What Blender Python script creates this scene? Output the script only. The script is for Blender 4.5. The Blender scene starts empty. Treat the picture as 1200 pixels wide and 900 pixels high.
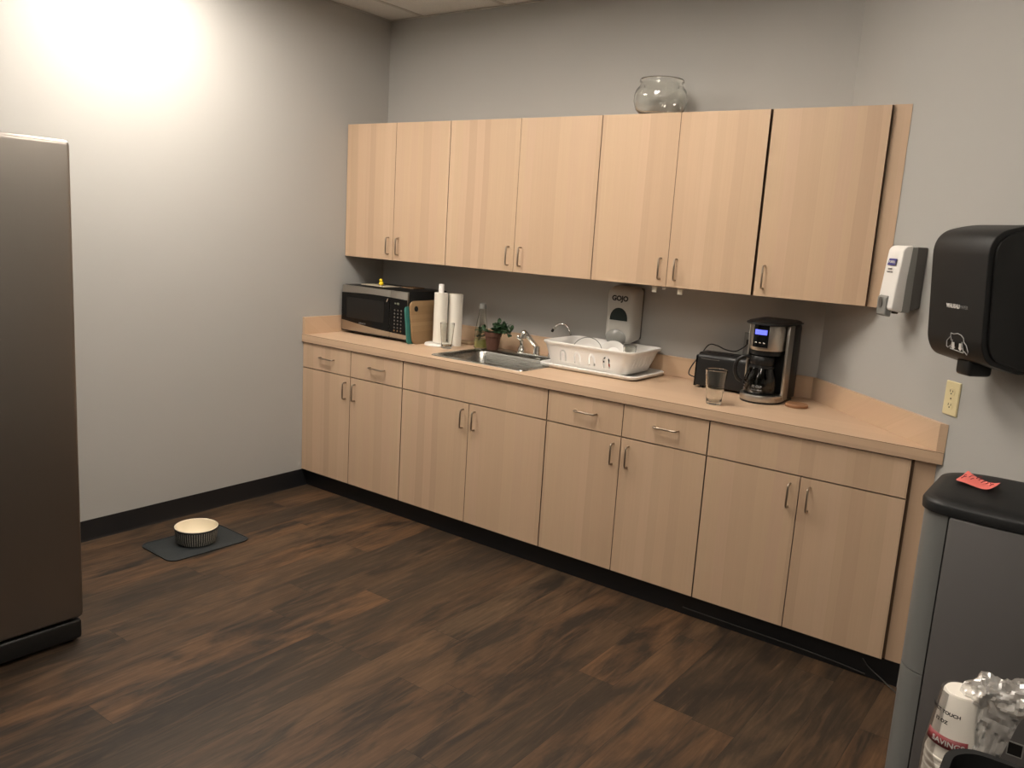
import bpy, bmesh, math, random
from mathutils import Vector, Matrix
random.seed(7)
S = bpy.context.scene
COL = S.collection
PI = math.pi
# ------------------------------------------------------------------ layout
WX = 2.7722                 # back wall meets the angled right wall here
ANG = 0.7872                # right wall runs off at 45 degrees
TA = math.tan(ANG)
TROT = -(PI/2-ANG)          # local x runs along the right wall
H = 2.7987
CT = 0.9243
ZD = 0.7286
KICK = 0.1016
UB, UT = 1.3809, 2.151
BX = [0.0, 0.4097, 0.8129, 1.2776, 1.7475, 2.148, 2.5492, 2.9376, 3.3172]
AX = [0.0, 0.4028, 0.8056, 1.2712, 1.7425, 2.1426, 2.5453, 3.0124]
def rx(y): return WX - y*TA

# ------------------------------------------------------------------ materials
def mat(name, col=(.5,.5,.5), rough=.5, metal=0., spec=.5, trans=0., ior=1.45, emit=None, es=0., coat=0., alpha=1., bump=None, aniso=0.):
    m = bpy.data.materials.new(name); m.use_nodes = True
    b = m.node_tree.nodes['Principled BSDF']
    b.inputs['Base Color'].default_value = (*col, 1)
    b.inputs['Roughness'].default_value = rough
    b.inputs['Metallic'].default_value = metal
    b.inputs['Specular IOR Level'].default_value = spec
    b.inputs['Transmission Weight'].default_value = trans
    b.inputs['IOR'].default_value = ior
    b.inputs['Coat Weight'].default_value = coat
    b.inputs['Alpha'].default_value = alpha
    if emit:
        b.inputs['Emission Color'].default_value = (*emit, 1); b.inputs['Emission Strength'].default_value = es
    nt = m.node_tree
    if bump:
        sc, st = bump
        g = nt.nodes.new('ShaderNodeNewGeometry'); n = nt.nodes.new('ShaderNodeTexNoise'); bp = nt.nodes.new('ShaderNodeBump')
        n.inputs['Scale'].default_value = sc; n.inputs['Detail'].default_value = 3
        bp.inputs['Strength'].default_value = st; bp.inputs['Distance'].default_value = .002
        nt.links.new(g.outputs['Position'], n.inputs['Vector']); nt.links.new(n.outputs['Fac'], bp.inputs['Height'])
        nt.links.new(bp.outputs['Normal'], b.inputs['Normal'])
    return m

class NT:
    def __init__(s, name):
        s.m = bpy.data.materials.new(name); s.m.use_nodes = True; s.t = s.m.node_tree
        s.b = s.t.nodes['Principled BSDF']
        g = s.t.nodes.new('ShaderNodeNewGeometry'); sp = s.t.nodes.new('ShaderNodeSeparateXYZ')
        s.t.links.new(g.outputs['Position'], sp.inputs[0]); s.pos = g.outputs['Position']
        s.x, s.y, s.z = sp.outputs
    def put(s, inp, v):
        if isinstance(v, bpy.types.NodeSocket): s.t.links.new(v, inp)
        else: inp.default_value = v
    def math(s, op, a, b=0., c=0.):
        n = s.t.nodes.new('ShaderNodeMath'); n.operation = op
        s.put(n.inputs[0], a); s.put(n.inputs[1], b); s.put(n.inputs[2], c); return n.outputs[0]
    def comb(s, x, y, z):
        n = s.t.nodes.new('ShaderNodeCombineXYZ'); s.put(n.inputs[0], x); s.put(n.inputs[1], y); s.put(n.inputs[2], z); return n.outputs[0]
    def noise(s, v, scale=1., detail=3., rough=.5, dist=0.):
        n = s.t.nodes.new('ShaderNodeTexNoise'); s.put(n.inputs['Vector'], v)
        n.inputs['Scale'].default_value = scale; n.inputs['Detail'].default_value = detail
        n.inputs['Roughness'].default_value = rough; n.inputs['Distortion'].default_value = dist; return n.outputs['Fac']
    def vor1(s, w, scale=1.):
        n = s.t.nodes.new('ShaderNodeTexVoronoi'); n.voronoi_dimensions = '1D'; s.put(n.inputs['W'], w); n.inputs['Scale'].default_value = scale
        return n.outputs['Color']
    def white(s, v):
        n = s.t.nodes.new('ShaderNodeTexWhiteNoise'); n.noise_dimensions = '3D'; s.put(n.inputs['Vector'], v); return n.outputs['Value'], n.outputs['Color']
    def ramp(s, f, stops):
        n = s.t.nodes.new('ShaderNodeValToRGB'); s.put(n.inputs[0], f)
        e = n.color_ramp.elements
        while len(e) < len(stops): e.new(.5)
        for k, (p, c) in enumerate(stops): e[k].position = p; e[k].color = (*c, 1)
        return n.outputs[0]
    def mix(s, f, a, b, mode='MIX'):
        n = s.t.nodes.new('ShaderNodeMix'); n.data_type = 'RGBA'; n.blend_type = mode
        s.put(n.inputs[0], f); s.put(n.inputs[6], a if isinstance(a, bpy.types.NodeSocket) else (*a, 1)); s.put(n.inputs[7], b if isinstance(b, bpy.types.NodeSocket) else (*b, 1))
        return n.outputs[2]
    def bump(s, h, st, d=.002):
        n = s.t.nodes.new('ShaderNodeBump'); n.inputs['Strength'].default_value = st; n.inputs['Distance'].default_value = d
        s.put(n.inputs['Height'], h); s.t.links.new(n.outputs[0], s.b.inputs['Normal'])
    def sep(s, c):
        n = s.t.nodes.new('ShaderNodeSeparateColor'); s.put(n.inputs[0], c); return n.outputs

def maple(name, across, along, k=1.0, vscale=19.):
    """butcher-strip maple laminate; across/along are functions of (x, y, z) sockets"""
    t = NT(name)
    a = across(t); l = along(t)
    wob = t.noise(t.comb(t.math('MULTIPLY', a, 4.), t.math('MULTIPLY', l, 1.3), 0.), 1., 1.)
    a2 = t.math('ADD', a, t.math('MULTIPLY', wob, .022))
    r, g, b = t.sep(t.vor1(a2, vscale))[:3]
    c = t.ramp(r, [(0., (.55*k, .385*k, .262*k)), (.45, (.625*k, .452*k, .302*k)), (.75, (.605*k, .425*k, .296*k)), (1., (.665*k, .485*k, .332*k))])
    grain = t.noise(t.comb(t.math('MULTIPLY', a, 150.), t.math('MULTIPLY', l, 3.), t.math('MULTIPLY', g, 7.)), 1., 4., .6)
    c = t.mix(t.math('MULTIPLY', t.math('SUBTRACT', 1., grain), .20), c, (.33*k, .21*k, .13*k))
    soft = t.noise(t.comb(t.math('MULTIPLY', a, 22.), t.math('MULTIPLY', l, 1.6), 3.), 1., 2.)
    c = t.mix(t.math('MULTIPLY', soft, .22), c, (.43*k, .29*k, .19*k))
    t.put(t.b.inputs['Base Color'], c)
    t.b.inputs['Roughness'].default_value = .42
    t.b.inputs['Specular IOR Level'].default_value = .35
    return t.m
M = {}
M['wood'] = maple('maple_laminate', lambda t: t.x, lambda t: t.z)
M['wood_top'] = maple('maple_counter', lambda t: t.math('ADD', t.y, t.math('MULTIPLY', t.z, 1.3)), lambda t: t.x, 1.02, 9.)
M['wood_edge'] = mat('brown_edge_band', (.10, .052, .026), .5)
M['carcass'] = mat('carcass_dark', (.16, .095, .055), .6)
M['wall'] = mat('grey_wall_paint', (.425, .418, .398), .62, spec=.25, bump=(220., .12))
M['base'] = mat('black_vinyl_base', (.008, .008, .009), .38)
M['ceiling'] = None
t = NT('ceiling_tile')
n = t.noise(t.pos, 260., 3.)
t.put(t.b.inputs['Base Color'], t.ramp(n, [(.3, (.70, .69, .65)), (.6, (.86, .84, .79))])); t.b.inputs['Roughness'].default_value = .9; t.bump(n, .4)
M['ceiling'] = t.m
M['tbar'] = mat('ceiling_grid_bar', (.62, .60, .55), .5)
# floor planks
t = NT('dark_wood_plank_floor')
PW, PL = .1524, 1.22
row = t.math('FLOOR', t.math('DIVIDE', t.math('ADD', t.x, .018), PW))
rv, rc = t.white(t.comb(row, 3.3, 1.7))
ys = t.math('ADD', t.math('DIVIDE', t.y, PL), t.math('MULTIPLY', rv, 7.31))
idx = t.math('FLOOR', ys)
pv, pc = t.white(t.comb(row, idx, 9.1))
pr_, pg, pb = t.sep(pc)[:3]
fx = t.math('FRACT', t.math('DIVIDE', t.math('ADD', t.x, .018), PW)); fy = t.math('FRACT', ys)
off = t.math('MULTIPLY', pv, 40.)
v1 = t.comb(t.math('ADD', t.math('MULTIPLY', t.x, 9.), off), t.math('ADD', t.math('MULTIPLY', t.y, 2.3), off), 0.)
big = t.noise(v1, 1., 5., .62, .5)
v2 = t.comb(t.math('ADD', t.math('MULTIPLY', t.x, 75.), off), t.math('ADD', t.math('MULTIPLY', t.y, 4.5), off), 0.)
fine = t.noise(v2, 1., 5., .65, .3)
v3 = t.comb(t.math('ADD', t.math('MULTIPLY', t.x, 26.), off), t.math('ADD', t.math('MULTIPLY', t.y, 2.6), off), 5.)
mid = t.noise(v3, 1., 4., .6, 1.2)
tone = t.ramp(pr_, [(0., (.036, .024, .0145)), (.3, (.066, .038, .020)), (.6, (.090, .048, .024)), (.8, (.118, .060, .028)), (1., (.076, .050, .029))])
dark = t.ramp(pg, [(0., (.017, .0115, .008)), (1., (.034, .023, .015))])
f1 = t.ramp(big, [(.41, (0, 0, 0)), (.60, (1, 1, 1))])
c = t.mix(f1, tone, dark)
c = t.mix(t.ramp(mid, [(.50, (0, 0, 0)), (.74, (.55, .55, .55))]), c, (.150, .084, .044))
c = t.mix(t.ramp(fine, [(.42, (0, 0, 0)), (.72, (.5, .5, .5))]), c, (.022, .015, .010))
sx = t.math('LESS_THAN', t.math('MINIMUM', fx, t.math('SUBTRACT', 1., fx)), .007)
sy = t.math('LESS_THAN', t.math('MINIMUM', fy, t.math('SUBTRACT', 1., fy)), .0011)
seam = t.math('MAXIMUM', sx, sy)
c = t.mix(t.math('MULTIPLY', seam, .65), c, (.012, .009, .008))
t.put(t.b.inputs['Base Color'], c)
t.put(t.b.inputs['Roughness'], t.math('ADD', .40, t.math('MULTIPLY', fine, .22)))
t.b.inputs['Specular IOR Level'].default_value = .38
t.bump(t.math('SUBTRACT', t.math('MULTIPLY', fine, .5), seam), .35, .0012)
M['floor'] = t.m
# brushed steels
def brushed(name, col, rough, axis='z', st=.05):
    t = NT(name)
    s = {'z': (400., 400., 6.), 'x': (6., 300., 400.)}[axis]
    n = t.noise(t.comb(t.math('MULTIPLY', t.x, s[0]), t.math('MULTIPLY', t.y, s[1]), t.math('MULTIPLY', t.z, s[2])), 1., 2.)
    t.b.inputs['Base Color'].default_value = (*col, 1); t.b.inputs['Metallic'].default_value = 1.
    t.put(t.b.inputs['Roughness'], t.math('ADD', rough-.05, t.math('MULTIPLY', n, .1)))
    t.bump(n, st, .001)
    return t.m
M['fridge'] = brushed('fridge_stainless', (.27, .247, .225), .42)
M['steel'] = brushed('brushed_steel', (.50, .47, .43), .33, 'x')
M['sink'] = brushed('sink_steel', (.36, .355, .33), .27, 'x')
M['chrome'] = mat('chrome', (.75, .74, .72), .10, 1.)
M['pull'] = mat('satin_nickel_pull', (.42, .35, .28), .30, 1.)
M['black'] = mat('black_plastic', (.009, .009, .009), .38)
M['blackm'] = mat('black_textured_plastic', (.0075, .008, .0085), .46, bump=(700., .15))
M['blackg'] = mat('black_glass', (.004, .004, .004), .12, spec=.35)
M['dkgrey'] = mat('dark_grey_window', (.014, .013, .012), .2, spec=.35)
M['white'] = mat('white_plastic', (.82, .80, .77), .32)
M['whitep'] = mat('white_paper', (.80, .76, .68), .85, bump=(300., .3))
M['grey'] = mat('grey_plastic', (.26, .255, .24), .4)
M['dgrey'] = mat('dark_grey_plastic', (.10, .092, .085), .5)
M['lgrey'] = mat('translucent_grey_plastic', (.25, .25, .235), .25)
M['glass'] = mat('clear_glass', (.96, .97, .95), .0, trans=1., ior=1.45)
M['teal'] = mat('teal_plastic', (.04, .17, .145), .45)
M['ivory'] = mat('ivory_plate', (.74, .64, .38), .38)
M['slot'] = mat('outlet_slot', (.03, .02, .012), .6)
M['ink'] = mat('black_print', (.02, .018, .018), .5)
M['inkw'] = mat('white_print', (.62, .60, .57), .5)
M['inkg'] = mat('grey_print', (.20, .20, .20), .5)
M['blue'] = mat('blue_label', (.045, .045, .22), .4)
M['red'] = mat('maroon_band', (.23, .035, .04), .45)
M['redp'] = mat('red_plastic', (.5, .03, .02), .35)
M['terra'] = mat('terracotta', (.105, .045, .028), .8, bump=(90., .4))
M['soil'] = mat('potting_soil', (.02, .012, .008), .95)
M['leaf'] = mat('plant_leaf', (.022, .055, .020), .5)
M['yellow'] = mat('yellow_rubber', (.85, .62, .02), .4)
M['liquid'] = mat('pale_green_liquid', (.55, .62, .22), .05, trans=.75, ior=1.34)
M['paper'] = mat('cream_paper', (.50, .44, .33), .8)
M['kraft'] = mat('brown_paper', (.22, .14, .08), .8)
M['mat'] = mat('charcoal_silicone', (.022, .026, .028), .55, bump=(400., .2))
M['cream'] = mat('cream_glaze', (.86, .77, .60), .22)
M['cork'] = mat('wooden_disc', (.30, .15, .075), .6, bump=(150., .3))
M['can'] = mat('can_grey_metal', (.155, .148, .145), .42, .2, bump=(500., .05))
M['canside'] = mat('can_grey_side', (.20, .205, .20), .40, .2)
M['pink'] = mat('coral_paper', (.85, .20, .17), .7)
M['foam'] = mat('white_foam_cup', (.80, .75, .67), .6)
M['lcd'] = mat('blue_backlit_display', (.05, .06, .4), .3, emit=(.14, .16, .95), es=.38)
M['clip'] = mat('white_adhesive_clip', (.78, .72, .60), .4)
M['sponge'] = mat('tan_sponge', (.40, .29, .18), .9)
M['led'] = mat('troffer_diffuser', (.9, .9, .9), .4, emit=(1., .915, .805), es=9.2)
M['led_main'] = mat('troffer_diffuser_bright', (.9, .9, .9), .4, emit=(1., .91, .795), es=13.)
M['fix'] = mat('fixture_white_metal', (.75, .74, .72), .5)
# bamboo board
t = NT('bamboo_board')
st = t.sep(t.vor1(t.z, 42.))[0]
gr = t.noise(t.comb(t.math('MULTIPLY', t.x, 30.), t.math('MULTIPLY', t.y, 30.), t.math('MULTIPLY', t.z, 160.)), 1., 3.)
c = t.ramp(st, [(0., (.25, .155, .075)), (1., (.35, .235, .125))]); c = t.mix(t.math('MULTIPLY', gr, .35), c, (.25, .14, .06))
t.put(t.b.inputs['Base Color'], c); t.b.inputs['Roughness'].default_value = .5
M['bamboo'] = t.m
# thin film
def film(name, tr, rough=.12, dif=.16):
    m = bpy.data.materials.new(name); m.use_nodes = True; nt = m.node_tree
    for nd in list(nt.nodes):
        if nd.type != 'OUTPUT_MATERIAL': nt.nodes.remove(nd)
    out = [nd for nd in nt.nodes if nd.type == 'OUTPUT_MATERIAL'][0]
    a = nt.nodes.new('ShaderNodeBsdfTransparent'); g = nt.nodes.new('ShaderNodeBsdfGlossy'); d = nt.nodes.new('ShaderNodeBsdfDiffuse')
    g.inputs['Roughness'].default_value = rough; d.inputs['Color'].default_value = (.75, .70, .64, 1)
    fr = nt.nodes.new('ShaderNodeFresnel'); fr.inputs[0].default_value = 1.5
    m1 = nt.nodes.new('ShaderNodeMixShader'); m2 = nt.nodes.new('ShaderNodeMixShader')
    m1.inputs[0].default_value = dif
    nt.links.new(a.outputs[0], m1.inputs[1]); nt.links.new(d.outputs[0], m1.inputs[2])
    ad = nt.nodes.new('ShaderNodeMath'); ad.operation = 'MULTIPLY_ADD'; ad.inputs[1].default_value = .7; ad.inputs[2].default_value = tr
    nt.links.new(fr.outputs[0], ad.inputs[0]); nt.links.new(ad.outputs[0], m2.inputs[0])
    nt.links.new(m1.outputs[0], m2.inputs[1]); nt.links.new(g.outputs[0], m2.inputs[2])
    nt.links.new(m2.outputs[0], out.inputs[0]); return m
M['film'] = film('crumpled_clear_film', .02, .30, .30)
M['wrap'] = film('smooth_clear_film', .0, .25, .06)

# ------------------------------------------------------------------ geometry helpers
class B:
    def __init__(s): s.bm = bmesh.new(); s.mi = 0
    def _tag(s, faces):
        for f in faces: f.material_index = s.mi
    def _fin(s, verts, faces, bev=0., seg=2, edges=None):
        s._tag(faces)
        if bev > 0:
            if edges is None: edges = list({e for f in faces for e in f.edges})
            r = bmesh.ops.bevel(s.bm, geom=edges, offset=bev, segments=seg, profile=.5, affect='EDGES', clamp_overlap=True)
            s._tag(r['faces'])
    def box(s, x0, x1, y0, y1, z0, z1, bev=0., seg=2, M4=None):
        P = [Vector(p) for p in ((x0,y0,z0),(x1,y0,z0),(x1,y1,z0),(x0,y1,z0),(x0,y0,z1),(x1,y0,z1),(x1,y1,z1),(x0,y1,z1))]
        if M4: P = [M4 @ p for p in P]
        v = [s.bm.verts.new(p) for p in P]
        fs = [s.bm.faces.new([v[i] for i in q]) for q in ((3,2,1,0),(4,5,6,7),(0,1,5,4),(1,2,6,5),(2,3,7,6),(3,0,4,7))]
        s._fin(v, fs, bev, seg); return s
    def prism(s, poly, a0, a1, axis='z', bev=0., seg=2, capbev=True, M4=None):
        """poly 2-D, extruded between a0 and a1 along axis. axis z: (x,y); y: (x,z); x: (y,z)"""
        def P(p, a):
            q = {'z': (p[0], p[1], a), 'y': (p[0], a, p[1]), 'x': (a, p[0], p[1])}[axis]
            q = Vector(q); return M4 @ q if M4 else q
        n = len(poly)
        lo = [s.bm.verts.new(P(p, a0)) for p in poly]; hi = [s.bm.verts.new(P(p, a1)) for p in poly]
        fs = [s.bm.faces.new(lo[::-1]), s.bm.faces.new(hi)]
        caps = list(fs)
        for i in range(n): fs.append(s.bm.faces.new((lo[i], lo[(i+1)%n], hi[(i+1)%n], hi[i])))
        bmesh.ops.recalc_face_normals(s.bm, faces=fs)
        ed = [e for f in caps for e in f.edges] if bev > 0 else None
        s._fin(lo+hi, fs, bev, seg, ed); return s
    def loft(s, rings, cap0=True, cap1=True, closed=True, bev=0.):
        R = [[s.bm.verts.new(p) for p in r] for r in rings]; n = len(R[0]); fs = []
        for a, b in zip(R[:-1], R[1:]):
            for i in range(n if closed else n-1):
                fs.append(s.bm.faces.new((a[i], a[(i+1)%n], b[(i+1)%n], b[i])))
        if cap0: fs.append(s.bm.faces.new(R[0][::-1]))
        if cap1: fs.append(s.bm.faces.new(R[-1]))
        bmesh.ops.recalc_face_normals(s.bm, faces=fs)
        s._tag(fs); return s
    def lathe(s, prof, c=(0,0,0), seg=40, sx=1., sy=1., M4=None, closed=False):
        """prof: (r,z) list. ends with r=0 are closed to a point. closed joins last ring to the first"""
        c = Vector(c); R = []; fs = []
        tr = (lambda p: M4 @ p) if M4 else (lambda p: p)
        for r, z in prof:
            if r < 1e-6: R.append([s.bm.verts.new(tr(c+Vector((0,0,z))))])
            else: R.append([s.bm.verts.new(tr(c+Vector((r*sx*math.cos(2*PI*i/seg), r*sy*math.sin(2*PI*i/seg), z)))) for i in range(seg)])
        pairs = list(zip(R[:-1], R[1:]))
        if closed: pairs.append((R[-1], R[0]))
        for a, b in pairs:
            for i in range(seg):
                j = (i+1) % seg
                if len(a) == 1 and len(b) == 1: continue
                if len(a) == 1: fs.append(s.bm.faces.new((a[0], b[j], b[i])))
                elif len(b) == 1: fs.append(s.bm.faces.new((a[i], a[j], b[0])))
                else: fs.append(s.bm.faces.new((a[i], a[j], b[j], b[i])))
        bmesh.ops.recalc_face_normals(s.bm, faces=fs)
        s._tag(fs); return s
    def cyl(s, c, r, h, seg=32, axis='z', r2=None, bev=0.):
        r2 = r if r2 is None else r2
        rot = {'z': Matrix(), 'y': Matrix.Rotation(PI/2, 4, 'X'), 'x': Matrix.Rotation(PI/2, 4, 'Y')}[axis]
        M4 = Matrix.Translation(c) @ rot
        b = min(bev, r*.9)
        p = [(0,0),(r-b,0),(r,b),(r2,h-b),(r2-b,h),(0,h)] if b > 0 else [(0,0),(r,0),(r2,h),(0,h)]
        return s.lathe(p, (0,0,0), seg, M4=M4)
    def tube(s, path, r, seg=10, cap=True):
        path = [Vector(p) for p in path]; n = len(path); rings = []
        rr = r if isinstance(r, (list, tuple)) else [r]*n
        up = None
        for i, p in enumerate(path):
            d = (path[min(i+1, n-1)] - path[max(i-1, 0)]).normalized()
            if up is None:
                up = Vector((0,0,1)) if abs(d.z) < .9 else Vector((0,1,0))
            x = d.cross(up).normalized(); up = x.cross(d).normalized()
            rings.append([p + (x*math.cos(2*PI*k/seg) + up*math.sin(2*PI*k/seg))*rr[i] for k in range(seg)])
        return s.loft(rings, cap, cap)
    def ball(s, c, r, sx=1, sy=1, sz=1, seg=20):
        k = seg//2
        prof = [(r*math.sin(PI*i/k), -r*sz*math.cos(PI*i/k)) for i in range(k+1)]
        prof[0] = (0, prof[0][1]); prof[-1] = (0, prof[-1][1])
        return s.lathe(prof, c, seg, sx, sy)
    def build(s, name, mats, parent=None, smooth=True, angle=38):
        me = bpy.data.meshes.new(name); s.bm.to_mesh(me); s.bm.free()
        if not isinstance(mats, (list, tuple)): mats = [mats]
        for m in mats: me.materials.append(m)
        if smooth:
            for p in me.polygons: p.use_smooth = True
            me.set_sharp_from_angle(angle=math.radians(angle))
        o = bpy.data.objects.new(name, me); COL.objects.link(o)
        if parent: o.parent = parent
        return o
def empty(name, loc=(0,0,0), rz=0.):
    o = bpy.data.objects.new(name, None); COL.objects.link(o); o.location = loc; o.rotation_euler = (0,0,rz); o.empty_display_size = .05; return o
def tag(o, label, cat, group=None, kind=None):
    if label: o['label'] = label
    if cat: o['category'] = cat
    if group: o['group'] = group
    if kind: o['kind'] = kind
    return o
def struct(o): o['kind'] = 'structure'; return o
def smoothpath(pts, n=8):
    """Catmull-Rom"""
    P = [Vector(p) for p in pts]; P = [P[0]*2-P[1]] + P + [P[-1]*2-P[-2]]; out = []
    for i in range(1, len(P)-2):
        for k in range(n):
            t = k/n; a, b, c, d = P[i-1:i+3]
            out.append(.5*((2*b)+(c-a)*t+(2*a-5*b+4*c-d)*t*t+(3*b-a-3*c+d)*t**3))
    out.append(P[-2]); return out
def rrect(x0, x1, y0, y1, r, n=6):
    out = []
    for cx, cy, a in ((x1-r, y1-r, 0), (x0+r, y1-r, PI/2), (x0+r, y0+r, PI), (x1-r, y0+r, 1.5*PI)):
        for k in range(n+1): out.append((cx+r*math.cos(a+k*PI/2/n), cy+r*math.sin(a+k*PI/2/n)))
    return out
def roundpoly(pts, r, n=5):
    """round the corners of a 2-D polygon; r number or list"""
    out = []; L = len(pts)
    for i in range(L):
        p = Vector(pts[i]); a = Vector(pts[i-1])-p; b = Vector(pts[(i+1)%L])-p
        rr = r[i] if isinstance(r, (list, tuple)) else r
        if rr <= 0: out.append(tuple(p)); continue
        d = min(rr, a.length*.48, b.length*.48); A = p+a.normalized()*d; Bp = p+b.normalized()*d
        for k in range(n+1):
            t = k/n; q = A*(1-t)**2+p*2*t*(1-t)+Bp*t*t; out.append((q.x, q.y))
    return out
def text(name, body, size, M4, material, parent, bold=0., depth=.0004, shear=0., sx=1.):
    cu = bpy.data.curves.new(name, 'FONT'); cu.body = body; cu.size = size; cu.extrude = depth; cu.offset = bold; cu.shear = shear
    cu.align_x = 'CENTER'; cu.align_y = 'CENTER'; cu.resolution_u = 3
    o = bpy.data.objects.new(name+'_tmp', cu); COL.objects.link(o)
    dg = bpy.context.evaluated_depsgraph_get(); me = bpy.data.meshes.new_from_object(o.evaluated_get(dg))
    bpy.data.objects.remove(o); bpy.data.curves.remove(cu)
    me.transform(M4 @ Matrix.Diagonal((sx, 1, 1, 1))); me.materials.clear(); me.materials.append(material); me.name = name
    r = bpy.data.objects.new(name, me); COL.objects.link(r); r.parent = parent; return r
FACE = Matrix.Rotation(PI/2, 4, 'X')           # text plane turned to face -y
def boolean_cut(o, cutter):
    cutter.parent = o.parent; bpy.context.view_layer.update()
    md = o.modifiers.new('b', 'BOOLEAN'); md.object = cutter; md.operation = 'DIFFERENCE'; md.solver = 'EXACT'
    dg = bpy.context.evaluated_depsgraph_get(); me = bpy.data.meshes.new_from_object(o.evaluated_get(dg))
    o.modifiers.clear(); old = o.data; o.data = me; bpy.data.meshes.remove(old)
    cm = cutter.data; bpy.data.objects.remove(cutter); bpy.data.meshes.remove(cm)

# ------------------------------------------------------------------ room shell
XR, YF = 5.9, -6.6
yR = -(XR-WX)/TA
struct(B().box(-.15, XR+.15, YF-.15, .15, -.1, 0.).build('floor', M['floor'], smooth=False))
struct(B().box(-.15, XR+.15, YF-.15, .15, H, H+.1).build('ceiling', M['ceiling'], smooth=False))
struct(B().box(-.12, 0., YF, .12, 0, H).build('wall_left', M['wall'], smooth=False))
struct(B().box(0., WX+.1, 0., .12, 0, H).build('wall_back', M['wall'], smooth=False))
nx, ny = .12*math.cos(ANG), .12*math.sin(ANG)
struct(B().prism([(WX, 0), (XR, yR), (XR+nx, yR+ny), (WX+nx, ny)], 0, H).build('wall_right', M['wall'], smooth=False))
struct(B().box(XR, XR+.12, YF, yR, 0, H).build('wall_far_right', M['wall'], smooth=False))
struct(B().box(0, XR, YF-.12, YF, 0, H).build('wall_front', M['wall'], smooth=False))
def basepoly(): return roundpoly([(0, 0), (-.009, 0), (-.006, KICK), (0, KICK)], [0, 0, .003, 0])
b = B(); b.prism([(.0, 0), (.013, 0), (.007, .012), (.005, .095), (.003, KICK), (0, KICK)], YF, -.60, 'y'); struct(b.build('baseboard_left', M['base']))
b = B(); b.box(0.0, 3.375, -.5995, -.588, 0, KICK); struct(b.build('baseboard_back', M['base']))
b = B(); b.box(.94, 4.40, -.008, 0., 0, KICK); o = struct(b.build('baseboard_right', M['base'])); o.location = (WX, 0, 0); o.rotation_euler.z = TROT
# ceiling grid
b = B()
for k in range(0, 10):
    x = .262+.61*k
    if x < XR: b.box(x-.012, x+.012, YF, min(0, (-(x-WX)/TA if x > WX else 0)), H-.004, H)
for k in range(0, 11):
    y = -.52-.61*k
    b.box(0, min(XR, rx(y)), y-.012, y+.012, H-.0035, H)
struct(b.build('trim_1', M['tbar'], smooth=False))
b = B(); b.box(0, .010, YF, 0, H-.0065, H-.0045); b.box(0.010, WX, -.010, 0, H-.0065, H-.0045); struct(b.build('trim_2', M['tbar'], smooth=False))

# ------------------------------------------------------------------ cabinets
def pull(parent, c, vertical=True, L=.094, face=-1, out=.026):
    x, y, z = c; r = .0042
    pts2 = [(-L/2, 0), (-L/2, out-.009), (-L/2+.003, out-.003), (-L/2+.009, out), (L/2-.009, out), (L/2-.003, out-.003), (L/2, out-.009), (L/2, 0)]
    P = [(x, y-d, z+a) if vertical else (x+a, y-d, z) for a, d in pts2]
    b = B(); b.tube(P, r, 10)
    o = b.build('handle', M['pull'], parent, angle=60); return o
def front(name, x0, x1, z0, z1, yb, parent, th=.0195):
    b = B(); b.box(x0, x1, yb-th, yb, z0, z1)
    o = b.build(name, [M['wood'], M['wood_edge']], parent, smooth=False)
    for p in o.data.polygons:
        if abs(p.normal.x) > .5 or p.normal.z < -.5: p.material_index = 1
    return o
YB = -.6155        # carcass face of base cabinets; door face at -.635
DT = CT-.0436-.006
def base_cab(i0, i1, i2, drawers, label, last=False, first=False):
    x0, xm, x2 = BX[i0], BX[i1], BX[i2]
    r = tag(empty('base_cabinet', ((x0+x2)/2, 0, 0)), label, 'cabinet', 'base cabinets under the counter')
    ox = (x0+x2)/2
    X = lambda v: v-ox
    b = B()
    xa = x0+.0015; xb = x2-.0015
    if i0 == 2:
        zt_ = CT-.046; zb_ = KICK+.002
        b.box(X(xa), X(xa)+.018, YB, -.003, zb_, zt_); b.box(X(xb)-.018, X(xb), YB, -.003, zb_, zt_)
        b.box(X(xa)+.018, X(xb)-.018, YB, -.003, zb_, zb_+.018); b.box(X(xa)+.018, X(xb)-.018, -.012, -.003, zb_+.018, zt_)
        b.box(X(xa)+.018, X(xb)-.018, YB, YB+.018, zb_+.018, zt_)
    elif not last: b.box(X(xa), X(xb), YB, -.003, KICK+.002, CT-.046)
    else:
        b.prism([(X(xa), -.003), (X(xa), YB), (X(rx(YB)-.003), YB), (X(WX-.003), -.003)], KICK+.002, CT-.046)
    o = b.build('body', [M['wood'], M['carcass']], r, smooth=False)
    for p in o.data.polygons:
        if p.normal.y < -.5: p.material_index = 0 if last and False else 1
    if last:
        b = B(); b.prism([(X(x2+.006), YB-.001), (X(x2+.006), YB-.006), (X(rx(YB-.006)-.003), YB-.006), (X(rx(YB-.001)-.003), YB-.001)], KICK+.003, CT-.05); b.build('filler_panel', M['wood'], r, smooth=False)
    g = .0018; ge = .0028
    z0 = KICK+.004
    d1 = front('door', X(x0+ge), X(xm-g), z0, ZD-.003, YB, r); pull(d1, (X(xm-.036), YB-.0195, .645))
    d2 = front('door', X(xm+g), X(x2-ge), z0, ZD-.003, YB, r); pull(d2, (X(xm+.040), YB-.0195, .645))
    if drawers:
        a = front('drawer', X(x0+ge), X(xm-g), ZD+.003, DT, YB, r); pull(a, (X((x0+xm)/2+.012), YB-.0195, .806), False, .11)
        c = front('drawer', X(xm+g), X(x2-ge), ZD+.003, DT, YB, r); pull(c, (X((xm+x2)/2+.012), YB-.0195, .806), False, .11)
    else:
        front('false_drawer_front', X(x0+ge), X(x2-ge), ZD+.003, DT, YB, r)
base_cab(0, 1, 2, True, 'light maple base cabinet with two drawers at the left wall, below the microwave')
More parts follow.
